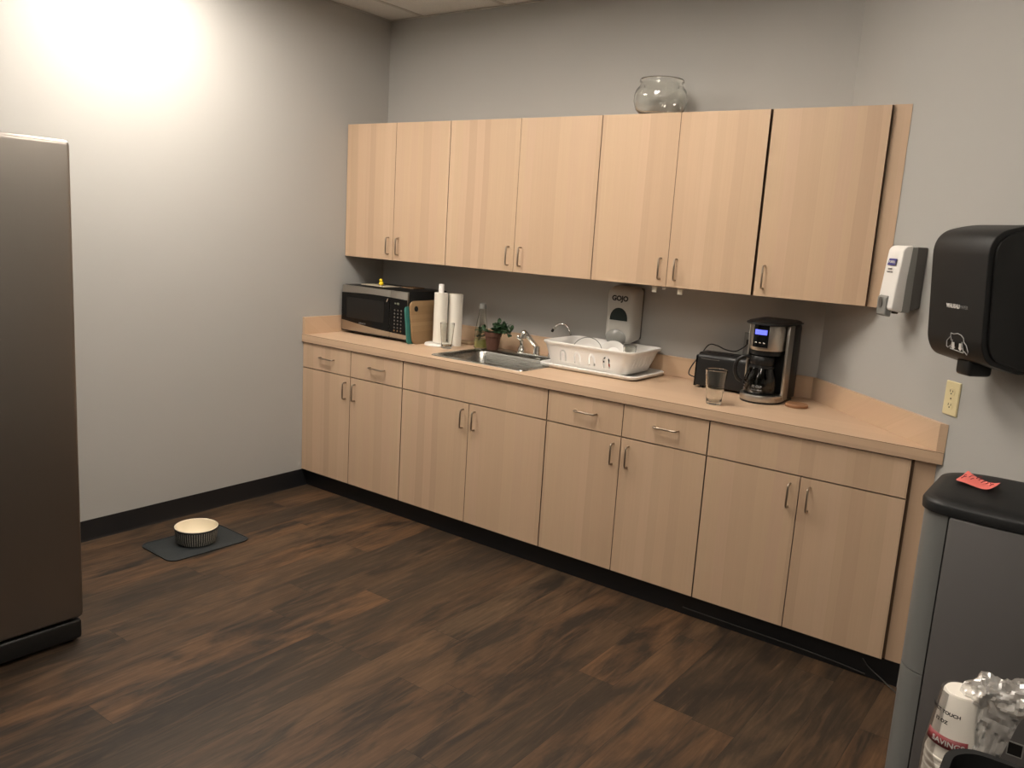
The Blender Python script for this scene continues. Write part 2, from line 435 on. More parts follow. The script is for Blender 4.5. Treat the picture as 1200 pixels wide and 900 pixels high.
base_cab(2, 3, 4, False, 'light maple base cabinet with a plain drawerless panel below the sink')
base_cab(4, 5, 6, True, 'light maple base cabinet with two drawers below the white dish rack')
base_cab(6, 7, 8, False, 'light maple base cabinet with a plain top panel beside the grey trash can', last=True)
YU = -.308
def wall_cab(idx, label, single=False, gr=.0022):
    x0, x2 = AX[idx[0]], AX[idx[-1]]; ox = (x0+x2)/2; X = lambda v: v-ox
    r = tag(empty('wall_cabinet', (ox, 0, UB)), label, 'cabinet', 'wall cabinets above the counter')
    h = UT-UB
    b = B()
    if not single: b.box(X(x0+.002), X(x2-.0015), YU, -.002, 0, h)
    else:
        yy = -(x2-WX)/TA-.004
        b.prism([(X(x0+.0015), -.003), (X(x0+.0015), YU), (X(x2), YU), (X(x2), yy), (X(WX-.004), -.003)], 0, h)
    o = b.build('body', [M['wood'], M['carcass']], r, smooth=False)
    for p in o.data.polygons:
        if p.normal.y < -.5: p.material_index = 1
    if single:
        b = B(); b.prism([(X(x2+.004), YU+.018), (X(x2+.004), YU-.002), (X(rx(YU-.002)-.003), YU-.002), (X(rx(YU+.018)-.003), YU+.018)], 0, h); b.build('filler_panel', M['wood'], r, smooth=False)
        d = front('door', X(x0+.010), X(x2), .002, h-.003, YU, r); pull(d, (X(x0+.048), YU-.0195, 1.463-UB))
    else:
        xm = AX[idx[1]]
        d = front('door', X(x0+(.004 if idx[0] == 0 else gr)), X(xm-.0012), .002, h-.003, YU, r); pull(d, (X(xm-.034), YU-.0195, 1.463-UB))
        d = front('door', X(xm+.0012), X(x2-gr), .002, h-.003, YU, r); pull(d, (X(xm+.044), YU-.0195, 1.463-UB))
wall_cab([0, 1, 2], 'light maple two-door wall cabinet in the corner above the microwave')
wall_cab([2, 3, 4], 'light maple two-door wall cabinet above the sink')
wall_cab([4, 5, 6], 'light maple two-door wall cabinet with the glass bowl on top')
wall_cab([6, 7], 'light maple single-door wall cabinet above the coffee maker', single=True)

# ------------------------------------------------------------------ countertop
r = tag(empty('countertop', (0, 0, CT)), 'long light maple laminate countertop holding the sink and small appliances', 'countertop')
b = B(); t0 = -.0436
SX0, SX1, SY0, SY1 = .975, 1.525, -.545, -.085       # cut-out
for q in ([(.0015, -.002), (.0015, -.645), (SX0, -.645), (SX0, -.002)],
          [(SX0, -.645), (SX1, -.645), (SX1, SY0), (SX0, SY0)],
          [(SX0, SY1), (SX1, SY1), (SX1, -.002), (SX0, -.002)],
          [(SX1, -.645), (rx(-.645)-.006, -.645), (WX-.004, -.002), (SX1, -.002)]):
    b.prism(q, t0, 0)
bmesh.ops.remove_doubles(b.bm, verts=b.bm.verts, dist=1e-5)
b.build('slab', M['wood_top'], r, smooth=False)
b = B(); b.box(.002, rx(-.645)-.007, -.6453, -.6448, -.0022, -.0010); b.build('edge_seam', M['wood_edge'], r, smooth=False)
b = B(); b.box(0.021, WX-.010, -.020, -.002, .0005, .1, .0012); tag(b.build('backsplash', M['wood_top'], None, smooth=False), 'long low maple backsplash strip along the back wall behind the sink', 'backsplash').location.z = CT
b = B(); b.box(0.002, .0203, -.643, -.002, .0005, .1, .0012); tag(b.build('side_splash', M['wood_top'], None, smooth=False), 'short maple splash strip on the left wall beside the microwave', 'backsplash').location.z = CT
b = B(); b.prism([(WX-.010, -.0205), (rx(-.643)-.030, -.643), (rx(-.643)-.003, -.643), (WX-.003, -.003)], .0005, .1); tag(b.build('side_splash', M['wood_top'], None, smooth=False), 'maple splash strip on the angled right wall below the ivory outlet', 'backsplash').location.z = CT

# ------------------------------------------------------------------ sink and faucet
r = tag(empty('kitchen_sink', (1.25, -.315, CT)), 'stainless steel drop-in sink set in the maple counter', 'sink')
b = B(); n = 6
def RR(x0, x1, y0, y1, rad, z): return [Vector((x, y, z)) for x, y in rrect(x0, x1, y0, y1, rad, n)]
outer = [(.305, .26), ]
b.loft([RR(-.308, .30, -.262, .26, .03, .0005), RR(-.306, .298, -.260, .258, .03, .005), RR(-.292, .285, -.247, .252, .03, .0035),
        RR(-.275, .27, -.228, .125, .05, .0035), RR(-.268, .262, -.222, .118, .055, -.006), RR(-.262, .256, -.216, .112, .06, -.15), RR(-.235, .23, -.19, .085, .06, -.17), RR(-.10, .10, -.10, .04, .06, -.174)], False, True)
b.build('basin', M['sink'], r, angle=50)
b = B(); b.lathe([(.0, -.170), (.030, -.170), (.043, -.169), (.045, -.1745)], (0, -.03, 0), 28); b.build('drain', M['chrome'], r)
r = tag(empty('sink_faucet', (1.315, -.125, CT+.005)), 'chrome two-handle sink faucet on the back ledge of the sink', 'faucet')
b = B(); b.prism(rrect(-.128, .128, -.028, .028, .026), 0, .012, bev=.004); b.build('deck_plate', M['chrome'], r)
for sx in (-1, 1):
    hx = sx*.100
    b = B(); b.lathe([(.023, .012), (.021, .03), (.014, .042), (.013, .05), (0, .052)], (hx, 0, 0), 20)
    b.tube(smoothpath([(hx, 0, .045), (hx+sx*.004, -.004, .075), (hx+sx*.022, -.018, .098)]), [.011]*8+[.010]*8+[.007], 12)
    b.build('faucet_handle', M['chrome'], r)
b = B(); b.lathe([(.020, .012), (.019, .04), (.017, .055), (0, .057)], (0, 0, 0), 20)
b.tube(smoothpath([(0, 0, .05), (-.004, -.035, .078), (-.008, -.075, .112), (-.010, -.098, .128)]), .0125, 12)
b.tube(smoothpath([(-.010, -.094, .124), (-.012, -.110, .134), (-.013, -.118, .104)]), .0150, 12)
b.build('spout', M['chrome'], r)
r = tag(empty('filtered_water_tap', (1.485, -.052, CT)), 'slim chrome gooseneck water tap rising behind the dish rack', 'tap')
b = B(); b.lathe([(0, 0), (.02, 0), (.02, .006), (.012, .016), (.0085, .03), (.0085, .06), (0, .062)], (0, 0, 0), 18)
b.tube(smoothpath([(0, 0, .05), (0, 0, .10), (-.008, 0, .145), (-.030, -.002, .180), (-.06, -.006, .192), (-.095, -.010, .178), (-.115, -.012, .152)]), .0052, 10); b.build('spout', M['chrome'], r)
b = B(); b.tube([(-.112, -.012, .158), (-.119, -.0125, .143)], .0075, 10); b.build('spout_tip', M['black'], r)

# ------------------------------------------------------------------ microwave
r = tag(empty('microwave', (.305, -.205, CT)), 'black and stainless countertop microwave in the left corner of the counter', 'microwave')
x0, x1, y0, y1, z0, z1 = -.267, .272, -.150, .17, .014, .292
b = B(); b.box(x0, x1, y0, y1, z0, z1, .006); b.build('body', M['black'], r)
for fx_ in (x0+.04, x1-.04):
    for fy_ in (y0+.04, y1-.04):
        b = B(); b.cyl((fx_, fy_, 0), .014, z0+.002, 16); b.build('foot', M['black'], r)
xd = x1-.135
b = B(); b.box(x0, xd-.001, y0-.018, y0-.0005, z0+.004, z1-.003, .003); dr = b.build('door', M['steel'], r)
# dark lens shaped glass across door
def arc(xa, xb, za, zb, zmid, n=14):
    out = []
    for k in range(n+1):
        t = k/n; out.append((xa+(xb-xa)*t, za*(1-t)**2+2*zmid*t*(1-t)+zb*t*t))
    return out
low = lambda x: z0+.066-.036*((x-x0)/(x1-x0))**1.15-.008*math.sin(PI*(x-x0)/(x1-x0))
top = lambda x: z1-.048+.008*math.sin(PI*(x-x0)/(x1-x0))-.0*(x-x0)
def band(xa, xb, ya, yb, n=16):
    xs = [xa+(xb-xa)*k/n for k in range(n+1)]
    return [(x, low(x)) for x in xs]+[(x, top(x)) for x in xs[::-1]]
b = B(); b.prism(band(x0+.001, xd-.003, 0, 0), y0-.0215, y0-.0175, 'y'); b.build('door_glass', M['blackg'], dr)
b = B(); b.prism(rrect(x0+.045, xd-.045, z0+.082, z1-.072, .01), y0-.0225, y0-.021, 'y'); b.build('window_mesh', M['dkgrey'], dr)
b = B(); b.box(x0, x1, y0-.0175, y0-.016, z0-.0, z0+.012); b.build('bottom_trim', M['black'], dr)
b = B(); b.tube([(xd-.020, y0-.026, z0+.208), (xd-.013, y0-.026, z0+.228)], .0022, 6); b.build('door_glint_bar', M['chrome'], dr)  # small chrome bar modelled as a glint on the door glass
text('brand_mark', 'EMERSON', .013, Matrix.Translation((-.085, y0-.0226, z0+.058)) @ FACE, M['inkg'], dr)
b = B(); b.box(xd+.001, x1, y0-.018, y0-.0005, z0+.004, z1-.003, .003); cp = b.build('control_panel', M['steel'], r)
b = B(); b.prism(band(xd+.001, x1-.001, 0, 0), y0-.0215, y0-.0175, 'y'); b.build('panel_glass', M['blackg'], cp)
b = B()
for i in range(3):
    for j in range(6):
        b.cyl((xd+.042+i*.026, y0-.0215, z0+.066+j*.020), .0052, .0015, 10, 'y')
b.build('buttons', M['dgrey'], cp)
b = B()
for i in range(3): b.cyl((xd+.042+i*.026, y0-.0215, z0+.058-.010), .005, .0016, 10, 'y')
b.build('lower_buttons', mat('button_amber', (.20, .11, .05), .5), cp)
b = B(); b.box(xd+.040, xd+.052, y0-.0235, y0-.021, z1-.078, z1-.070); b.box(xd+.060, xd+.076, y0-.0235, y0-.021, z1-.080, z1-.068); b.build('display_mark', mat('display_grey', (.16, .17, .13), .4), cp)
# papers and duck on the microwave
MT = CT+z1
b = B(); b.prism([(-.11, -.045), (.10, -.062), (.115, .055), (-.085, .068)], 0, .004, bev=.001); o = tag(b.build('folded_paper', M['paper']), 'cream folded paper lying on the microwave under the rubber duck', 'paper'); o.location = (.21, -.235, MT+.0006)
b = B(); b.prism([(-.055, -.04), (.05, -.05), (.055, .045), (-.05, .05)], 0, .006, bev=.001); o = tag(b.build('kraft_envelope', M['kraft']), 'small brown paper packet lying on the microwave behind the folded paper', 'packet'); o.location = (.40, -.145, MT+.0006)
r = tag(empty('rubber_duck', (.235, -.245, MT+.0046), -.3), 'tiny yellow rubber duck standing on the paper on the microwave', 'toy')
b = B(); b.ball((0, 0, .012), .017, 1., .8, .7); b.ball((.016, 0, .017), .007, 1, .8, .9); b.ball((-.004, 0, .030), .0105); b.build('body', M['yellow'], r)
b = B(); b.ball((-.015, 0, .029), .0045, 1.3, 1.2, .5); b.build('beak', mat('orange_beak', (.8, .25, .02), .4), r)

# cutting boards leaning on the microwave side
def board(name, label, w, h, th, rad, m, loc, lean, hole=None, grain=False):
    r = empty(name, loc); tag(r, label, 'cutting board')
    R = Matrix.Rotation(lean, 4, 'Y')
    b = B(); b.prism(rrect(-w/2, w/2, 0, h, rad), -th, 0, 'x', bev=.002, M4=R)
    o = b.build('board', m, r)
    if hole:
        c = B(); c.lathe([(0, .0002), (hole[2], .0002), (hole[2], .0014), (hole[2]-.003, .002), (hole[2]-.004, .0008), (0, .0006)], (0, 0, 0), 28, M4=R @ Matrix.Translation((0, hole[0], hole[1])) @ Matrix.Rotation(PI/2, 4, 'Y'))
        c.build('hang_hole_disc', M['black'], r)  # black disc on the board face in place of a cut hole
    return r
board('cutting_board', 'teal plastic cutting board seen edge on between the microwave and the bamboo board', .20, .212, .011, .018, M['teal'], (.622, -.306, CT+.001), -.13, None)
board('cutting_board', 'bamboo cutting board with a round black hang hole leaning against the microwave side', .245, .245, .014, .035, M['bamboo'], (.650, -.267, CT+.0015), -.135, (-.080, .200, .0155))

# ------------------------------------------------------------------ paper towels
r = tag(empty('paper_towel_holder', (.733, -.264, CT)), 'white paper towel holder with round base and upright post beside the bamboo board', 'towel holder')
b = B(); b.lathe([(0, 0), (.082, 0), (.084, .005), (.080, .013), (.02, .016), (0, .016)], (0, 0, 0), 40); b.build('base', M['white'], r)
b = B(); b.lathe([(0, .015), (.0155, .015), (.0155, .342), (.013, .348), (0, .349)], (0, 0, 0), 20); b.build('post', M['white'], r)
def roll(loc, label, R_=.040, h=.285):
    b = B(); b.lathe([(.0165, 0), (R_, 0), (R_, h), (.0165, h)], (0, 0, 0), 40, closed=True)
    b.box(R_*.93, R_+.001, -.003, .016, .0, h)
    o = tag(b.build('paper_towel_roll', M['whitep']), label, 'paper towel roll'); o.location = loc; return o
roll((.733, -.264, CT+.0165), 'white paper towel roll on the post of the towel holder', .0375, .283)
roll((.778, -.188, CT+.0005), 'spare white paper towel roll standing behind the towel holder', .040, .294)

def tumbler(name, label, loc, rb, rt, h, cat='glass'):
    w = .0022
    f = lambda z, d=0.: (rb+(rt-rb)*z/h-d, z)
    b = B(); b.lathe([(0, 0), (rb-.003, 0), (rb-.0008, .001), f(.003), f(.006), f(.03), f(h*.5), f(h-.012), f(h-.003), f(h-.0008, .0002), f(h, w*.5), f(h-.0008, w-.0002), f(h-.003, w), f(h-.012, w), f(h*.5, w), f(.03, w*1.1), f(.016, w*1.3), (rb-.006, .0115), (rb-.012, .011), (0, .011)], (0, 0, 0), 64)
    o = tag(b.build(name, M['glass'], angle=75), label, cat); o.location = loc; return o
tumbler('drinking_glass', 'clear drinking glass in front of the paper towels by the sink', (.838, -.320, CT+.0008), .028, .041, .142)
tumbler('drinking_glass', 'clear pint glass near the counter edge in front of the toaster', (2.508, -.520, CT+.0008), .031, .0465, .147)
# sponge dish
b = B(); b.prism(rrect(-.045, .045, -.03, .03, .02), 0, .018, bev=.006); o = tag(b.build('sponge', M['sponge']), 'tan sponge at the backsplash left of the sink', 'sponge'); o.location = (.775, -.068, CT+.0005)
b = B(); b.prism(rrect(-.028, .028, -.02, .02, .008), 0, .014, bev=.004); o = tag(b.build('scrub_pad', M['black']), 'small black scrub pad beside the tan sponge', 'scrub pad'); o.location = (.685, -.105, CT+.0005)

# ------------------------------------------------------------------ soap bottle
r = tag(empty('glass_bottle', (.935, -.135, CT+.0005)), 'clear slender bottle with pale green liquid at the sink corner', 'bottle')
b = B(); w = .002
prof = [(0, 0), (.036, 0), (.040, .005), (.040, .045), (.0385, .075), (.034, .12), (.028, .155), (.0225, .185), (.0195, .205), (.0190, .222), (.0186, .225), (.0170, .2245), (.0172, .205), (.0205, .185), (.026, .155), (.032, .12), (.0365, .075), (.038, .045), (.038, .008), (0, .006)]
b.lathe(prof, (0, 0, 0), 40); b.build('bottle_body', M['glass'], r, angle=60)
b = B(); b.lathe([(0, .0065), (.0372, .0085), (.0373, .045), (.0355, .055), (0, .055)], (0, 0, 0), 36); b.build('liquid', M['liquid'], r)
b = B(); b.lathe([(0, .2255), (.0200, .2255), (.0205, .236), (.0195, .250), (.013, .256), (0, .257)], (0, 0, 0), 24); b.build('cap', M['lgrey'], r)
# ------------------------------------------------------------------ potted plant
r = tag(empty('potted_plant', (1.030, -.150, CT+.0062)), 'small leafy green plant in a terracotta pot on the sink corner', 'potted plant')
b = B(); b.lathe([(0, 0), (.031, 0), (.043, .074), (.048, .076), (.050, .100), (.046, .100), (.044, .094), (0, .090)], (0, 0, 0), 36); b.build('pot', M['terra'], r)
b = B(); b.lathe([(0, .0915), (.0435, .0945), (.044, .096), (0, .098)], (0, 0, 0), 24); b.build('soil', M['soil'], r)
b = B()
rnd = random.Random(3)
def leaf(b, c, d, L, W):
    d = Vector(d).normalized(); s = d.cross(Vector((rnd.uniform(-.4, .4), rnd.uniform(-.4, .4), 1))).normalized(); u = s.cross(d)
    c = Vector(c); pr = []
    for t, w, k in ((0, .12, 0), (.3, .8, .08), (.6, 1., .10), (.85, .6, .05), (1, .05, -.05)):
        p = c+d*L*t+u*L*k; pr.append((p-s*W*w/2, p+u*L*.05, p+s*W*w/2))
    V = [[b.bm.verts.new(q) for q in row] for row in pr]
    for a, e in zip(V[:-1], V[1:]):
        for i in (0, 1): b.bm.faces.new((a[i], a[i+1], e[i+1], e[i]))
def clump(b, path, n, L, W, spread):
    P = smoothpath(path, 8); b.tube(P, .0018, 6)
    for k in range(n):
        p = P[int(rnd.uniform(.15, 1)*(len(P)-1))]
        leaf(b, p+Vector((rnd.gauss(0, spread), rnd.gauss(0, spread), rnd.gauss(0, spread))), (rnd.uniform(-1, 1), rnd.uniform(-1, .6), rnd.uniform(-.3, 1)), L*rnd.uniform(.7, 1.3), W*rnd.uniform(.7, 1.2))
clump(b, [(0, 0, .095), (.03, 0, .125), (.06, .01, .118)], 46, .033, .022, .011)
clump(b, [(.01, 0, .095), (.045, .015, .13), (.085, .02, .112), (.10, .02, .095)], 44, .033, .022, .011)
clump(b, [(.01, 0, .095), (.04, -.01, .11), (.075, -.012, .100)], 34, .030, .020, .011)
clump(b, [(-.01, -.01, .095), (-.05, -.012, .105), (-.075, -.02, .075), (-.072, -.02, .055)], 36, .030, .019, .009)
clump(b, [(0, .01, .095), (.005, .02, .12), (.02, .02, .135)], 14, .02, .012, .006)
o = b.build('foliage', M['leaf'], r, smooth=False)

# ------------------------------------------------------------------ dish rack on tray
TX, TY = 1.760, -.190
r = tag(empty('drip_tray', (TX, TY, CT+.0005)), 'white plastic drip tray under the dish rack', 'tray')
b = B()
def RRz(x0, x1, y0, y1, rad, z, n=8): return [Vector((x, y, z)) for x, y in rrect(x0, x1, y0, y1, rad, n)]
b.loft([RRz(-.258, .262, -.150, .150, .035, 0), RRz(-.278, .282, -.168, .168, .045, .010), RRz(-.280, .284, -.170, .170, .045, .020), RRz(-.274, .278, -.164, .164, .042, .024),
        RRz(-.262, .266, -.152, .152, .035, .021), RRz(-.250, .254, -.140, .140, .03, .008)], True, True)
b.build('tray', M['white'], r, angle=50)
r = tag(empty('dish_rack', (TX, TY, CT+.012)), 'white plastic dish rack with arched front slots standing on its drip tray', 'dish rack')
b = B(); w = .003
def rk(f, z, ins=0.):
    # f from 0 bottom to 1 top: footprint grows
    return RRz(-.215-.048*f+ins, .188+.068*f-ins, -.126-.040*f+ins, .118+.046*f-ins, .045, z, 8)
b.loft([rk(0, 0), rk(.35, .012), rk(.62, .060), rk(.85, .105), rk(1.0, .112), rk(1.06, .116), rk(1.06, .123), rk(1.0, .125), rk(.88, .119, w), rk(.62, .064, w), rk(.33, .016, w), rk(0, .004, w)], True, True)
o = b.build('basket', M['white'], r, angle=50)
cut = B()
def arch(cx, z0_, w_, h_, t_):
    n = 10; out = [(cx-w_/2, z0_)]
    out += [(cx-w_/2*math.cos(PI*k/n), z0_+h_-w_/2+w_/2*1.25*math.sin(PI*k/n)) for k in range(n+1)]
    out += [(cx+w_/2, z0_), (cx+w_/2-t_, z0_)]
    out += [(cx+(w_/2-t_)*math.cos(PI*k/n), z0_+h_-w_/2+(w_/2*1.25-t_)*math.sin(PI*k/n)) for k in range(n+1)]
    out += [(cx-w_/2+t_, z0_)]
    return out
for k in range(4): cut.prism(arch(-.135+k*.083, .030, .040, .055, .010), -.2, -.10, 'y')
boolean_cut(o, cut.build('tmp', M['white']))
cut = B()
for k in range(6): cut.box(.18, .30, -.09+k*.034, -.086+k*.034, .04, .088)
boolean_cut(o, cut.build('tmp', M['white']))
for p in o.data.polygons: p.use_smooth = True
o.data.set_sharp_from_angle(angle=math.radians(45))
# dishes standing in the rack
def plate(name, label, loc, R_, rot, m, rim=None, cat='plate'):
    r = tag(empty(name, loc), label, cat); r.rotation_euler = rot
    b = B(); b.lathe([(0, 0), (R_*.6, 0), (R_*.7, .006), (R_, .018), (R_, .021), (R_*.68, .010), (R_*.58, .004), (0, .004)], (0, 0, 0), 48)
    b.build('dish', m, r)
    if rim:
        b = B(); b.lathe([(R_*.955, .0175), (R_*1.004, .0175), (R_*1.004, .022), (R_*.955, .0205)], (0, 0, 0), 48, closed=True); b.build('rim', rim, r)
    return r
plate('dinner_plate', 'white plate with grey rim standing upright in the dish rack', (TX-.055, TY-.05, CT+.016+.068), .080, (PI/2-.35, 0, .25), M['white'], M['grey'])
plate('small_bowl', 'small white dish leaning in the dish rack behind the grey-rimmed plate', (TX+.045, TY+.03, CT+.018+.066), .068, (PI/2-.5, 0, .3), M['white'], None, 'dish')
b = B(); b.lathe([(0, 0), (.027, 0), (.028, .002), (.0285, .006), (.0335, .070), (.034, .0735), (.0332, .0745), (.0325, .0735), (.0317, .070), (.0268, .008), (.024, .004), (0, .003)], (0, 0, 0), 48)
o = tag(b.build('small_tumbler', M['glass'], angle=60), 'small clear glass standing in the right rear of the dish rack', 'glass'); o.location = (TX+.125, TY+.055, CT+.0165+.045)
b = B(); b.lathe([(0, 0), (.036, 0), (.038, .004), (.038, .0435), (.034, .0445), (0, .0445)], (0, 0, 0), 32); o = tag(b.build('food_container', M['lgrey']), 'low grey plastic tub under the small glass in the dish rack', 'container'); o.location = (TX+.125, TY+.055, CT+.0165)
def utensil(name, label, p0, p1, m, head):
    r = tag(empty(name, p0), label, 'utensil'); d = Vector(p1)-Vector(p0)
    b = B(); b.tube([(0, 0, 0), d*.45], [.0055, .0045], 8); b.build('handle', m, r)
    b = B(); b.tube([d*.44, d*.8], .0022, 8)
    if head == 'spoon': b.ball(d*.9, .012, .9, 1.2, .5)
    else: b.box(d.x*.8-.002, d.x*1.02+.001, d.y*.9-.008, d.y*.9+.008, d.z*.8-.002, d.z*.8+.010)
    b.build('head', M['chrome'], r); return r
utensil('spatula', 'red-handled utensil lying low in the front of the dish rack', (TX+.128, TY-.105, CT+.030), (TX+.058, TY-.090, CT+.088), M['redp'], 'flat')
utensil('serving_spoon', 'black-handled utensil lying beside the red-handled one in the dish rack', (TX+.115, TY-.115, CT+.080), (TX-.03, TY-.085, CT+.028), M['black'], 'spoon')
utensil('table_knife', 'black-tipped knife leaning on the right front of the dish rack', (TX+.085, TY-.085, CT+.030), (TX+.118, TY-.130, CT+.136), M['black'], 'flat')

# ------------------------------------------------------------------ soap dispenser on back wall
r = tag(empty('soap_dispenser', (1.800, 0, 0)), 'grey and white wall soap dispenser with black arched window above the dish rack', 'soap dispenser')
b = B(); b.box(-.074, .074, -.030, -.001, 1.085, 1.345, .006); b.build('back_plate', M['dgrey'], r)
b = B()
def ring(x0, x1, y, z0, z1, rad): return [Vector((p[0], y, p[1])) for p in rrect(x0, x1, z0, z1, rad, 8)]
b.loft([ring(-.078, .078, -.026, 1.075, 1.350, .03), ring(-.078, .078, -.085, 1.068, 1.348, .03), ring(-.074, .074, -.112, 1.066, 1.340, .032), ring(-.062, .062, -.122, 1.075, 1.326, .03)], True, True)
b.build('cover', mat('soap_cover_grey', (.44, .425, .39), .33), r, angle=50)
pts = [(-.050, 1.180)]+[(-.050*math.cos(PI*k/16), 1.182+.062*math.sin(PI*k/16)**.9) for k in range(17)]+[(.050, 1.180)]
b = B(); b.prism(pts, -.1245, -.121, 'y'); b.build('window', mat('smoked_window', (.02, .028, .026), .12), r)
b = B(); b.lathe([(0, .020), (.035, .015), (.058, 0), (.058, -.006), (0, -.006)], (0, 0, 0), 36, 1., .74, M4=Matrix.Translation((-.008, -.124, 1.090)) @ Matrix.Rotation(PI/2+.15, 4, 'X')); b.build('push_bar', M['lgrey'], r)
text('logo', 'GOJO', .035, Matrix.Translation((.0, -.1228, 1.290)) @ FACE, M['ink'], r, bold=.0018)

# small clips under the wall cabinets
for x, lb, sz in ((2.074, 'left of the three white clips under the wall cabinets', .016), (2.128, 'smallest white clip, the middle one under the wall cabinets', .010), (2.204, 'right of the three white clips under the wall cabinets', .016)):
    r = tag(empty('adhesive_clip', (x, -.298 if sz > .012 else -.31, UB)), lb, 'clip')
    hh = .026 if sz > .012 else .009
    b = B(); b.box(-sz, sz, -.006, .022, -.0035, -.0005, .001); b.build('mount', M['clip'], r)
    b = B(); b.box(-sz*.75, sz*.75, -.006, 0, -hh-.003, -.0035, .0015); b.build('tab', M['clip'], r)

# ------------------------------------------------------------------ toaster
r = tag(empty('toaster', (2.392, -.128, CT)), 'black two-slice toaster between the dish rack and the coffee maker', 'toaster')
pr2 = roundpoly([(-.072, .012), (.072, .012), (.062, .150), (.045, .166), (-.045, .166), (-.062, .150)], [.006, .006, .012, .012, .012, .012])
b = B(); b.prism(pr2, -.118, .122, 'x', bev=.006); o = b.build('shell', M['black'], r)
c = B(); c.box(-.085, .085, -.036, -.012, .06, .2); c.box(-.085, .085, .012, .036, .06, .2); boolean_cut(o, c.build('tmp', M['black']))
for p in o.data.polygons: p.use_smooth = True
o.data.set_sharp_from_angle(angle=math.radians(40))
b = B(); b.prism(roundpoly([(-.067, .006), (.067, .006), (.063, .152), (-.063, .152)], .004), -.1255, -.1175, 'x', bev=.002); b.build('end_panel', M['blackg'], r)
b = B(); b.prism(roundpoly([(-.100, .136), (-.010, .136), (-.010, .139), (-.100, .139)], .002), -.0650, -.0600, 'y'); b.build('highlight_strip', M['dgrey'], r)  # lighter grey strip stands in for the highlight on the black shell
b = B(); b.box(-.139, -.1255, -.012, .012, .105, .117, .003); b.build('lever', M['black'], r)
for a in (-.09, .095):
    for c_ in (-.05, .05):
        b = B(); b.cyl((a, c_, 0), .009, .014, 12); b.build('foot', M['black'], r)

# ------------------------------------------------------------------ coffee maker
cxm, cym = 2.618, -.245
r = tag(empty('coffee_maker', (cxm, cym, CT)), 'black and stainless drip coffee maker with lit blue display and glass carafe', 'coffee maker')
def dshape(rad, yb, ext=0., n=20, yc=-.02):
    out = [(rad+ext, yb)]
    out += [((rad+ext)*math.cos(PI*k/n), yc-(rad+ext)*math.sin(PI*k/n)*1.05) for k in range(n+1)]
    out += [(-rad-ext, yb)]
    return out[::-1]
b = B(); b.prism(dshape(.088, .125), 0, .010, bev=.002); b.build('foot_ring', M['black'], r)
b = B(); b.prism(dshape(.090, .02), .008, .036, bev=.003); b.build('base', M['steel'], r)
b = B(); b.cyl((-.005, -.035, .036), .066, .003, 36); b.build('hot_plate', M['black'], r)
b = B(); b.box(-.086, .090, .052, .155, .010, .337, .008); b.box(.0745, .0788, .004, .06, .012, .337); b.box(-.083, .0788, .035, .06, .036, .337); b.build('water_tank', M['black'], r)
b = B(); b.box(.0790, .0925, -.014, .050, .012, .337, .003); b.box(-.0915, -.083, .0, .050, .012, .337, .002); b.build('side_panel', M['steel'], r)
b = B(); b.prism(dshape(.074, .05), .228, .338, bev=.004); hs = b.build('brew_housing', M['steel'], r)
b = B(); b.prism(dshape(.066, .05), .208, .229); b.build('filter_skirt', M['black'], r)
b = B(); b.prism(dshape(.088, .155, .006), .3385, .346, bev=.003); b.loft([[Vector((x*k_, (y-.04)*k_+.04, z)) for x, y in dshape(.086, .153, .004)] for k_, z in ((.99, .3455), (.93, .352), (.75, .3575), (.45, .3605))]); b.build('lid', M['black'], r)
yf = -.02-.074*1.05
def curved_panel(a0, a1, z0_, z1_, ex, n=8):
    pts = []
    for k in range(n+1):
        a = a0+(a1-a0)*k/n; pts.append(((.074+ex)*math.sin(a), -.02-(.074+ex)*1.05*math.cos(a)))
    for k in range(n, -1, -1):
        a = a0+(a1-a0)*k/n; pts.append((.071*math.sin(a), -.02-.071*1.05*math.cos(a)))
    return pts, z0_, z1_
b = B(); p_, a_, c_ = curved_panel(-.52, .40, .243, .337, .0025); b.prism(p_, a_, c_); b.build('control_panel', M['blackg'], hs)
b = B(); p_, a_, c_ = curved_panel(-.40, .30, .297, .318, .0035); b.prism(p_, a_, c_); b.build('display', M['lcd'], hs)
b = B()
for a in (-.30, -.05, .18): 
    b.ball((.0765*math.sin(a), -.02-.0765*1.05*math.cos(a), .262), .005, 1.2, .5, .6, 10)
b.build('buttons', M['chrome'], hs)
text('display_digits', '12:04', .017, Matrix.Translation((-.004, -.02-.078*1.05-.0008, .3075)) @ FACE, mat('lcd_digit', (.02, .03, .2), .4, emit=(.3, .36, 1.), es=.18), hs, sx=.9)
# carafe is lifted out on its own
r = tag(empty('coffee_carafe', (cxm-.006, cym-.036, CT+.0395)), 'glass coffee carafe with black lid and curved black handle in the coffee maker', 'carafe')
b = B(); b.lathe([(0, 0), (.058, 0), (.066, .006), (.070, .030), (.066, .070), (.052, .110), (.046, .125), (.0445, .125), (.0505, .109), (.064, .069), (.068, .030), (.064, .008), (0, .003)], (0, 0, 0), 48)
cg = mat('smoked_carafe_glass', (.30, .30, .29), .02, trans=1., ior=1.45); b.build('jug', cg, r, angle=60)
b = B(); b.lathe([(0, .118), (.045, .118), (.050, .126), (.052, .150), (.046, .162), (0, .166)], (0, 0, 0), 40); b.build('lid', M['black'], r)
hd = Vector((-.86, -.50, 0)).normalized()
P = smoothpath([hd*.045+Vector((0, 0, .148)), hd*.075+Vector((0, 0, .155)), hd*.104+Vector((0, 0, .135)), hd*.112+Vector((0, 0, .095)), hd*.100+Vector((0, 0, .060)), hd*.080+Vector((0, 0, .045))])
b = B(); b.tube(P, .0088, 12); b.build('handle', M['black'], r)
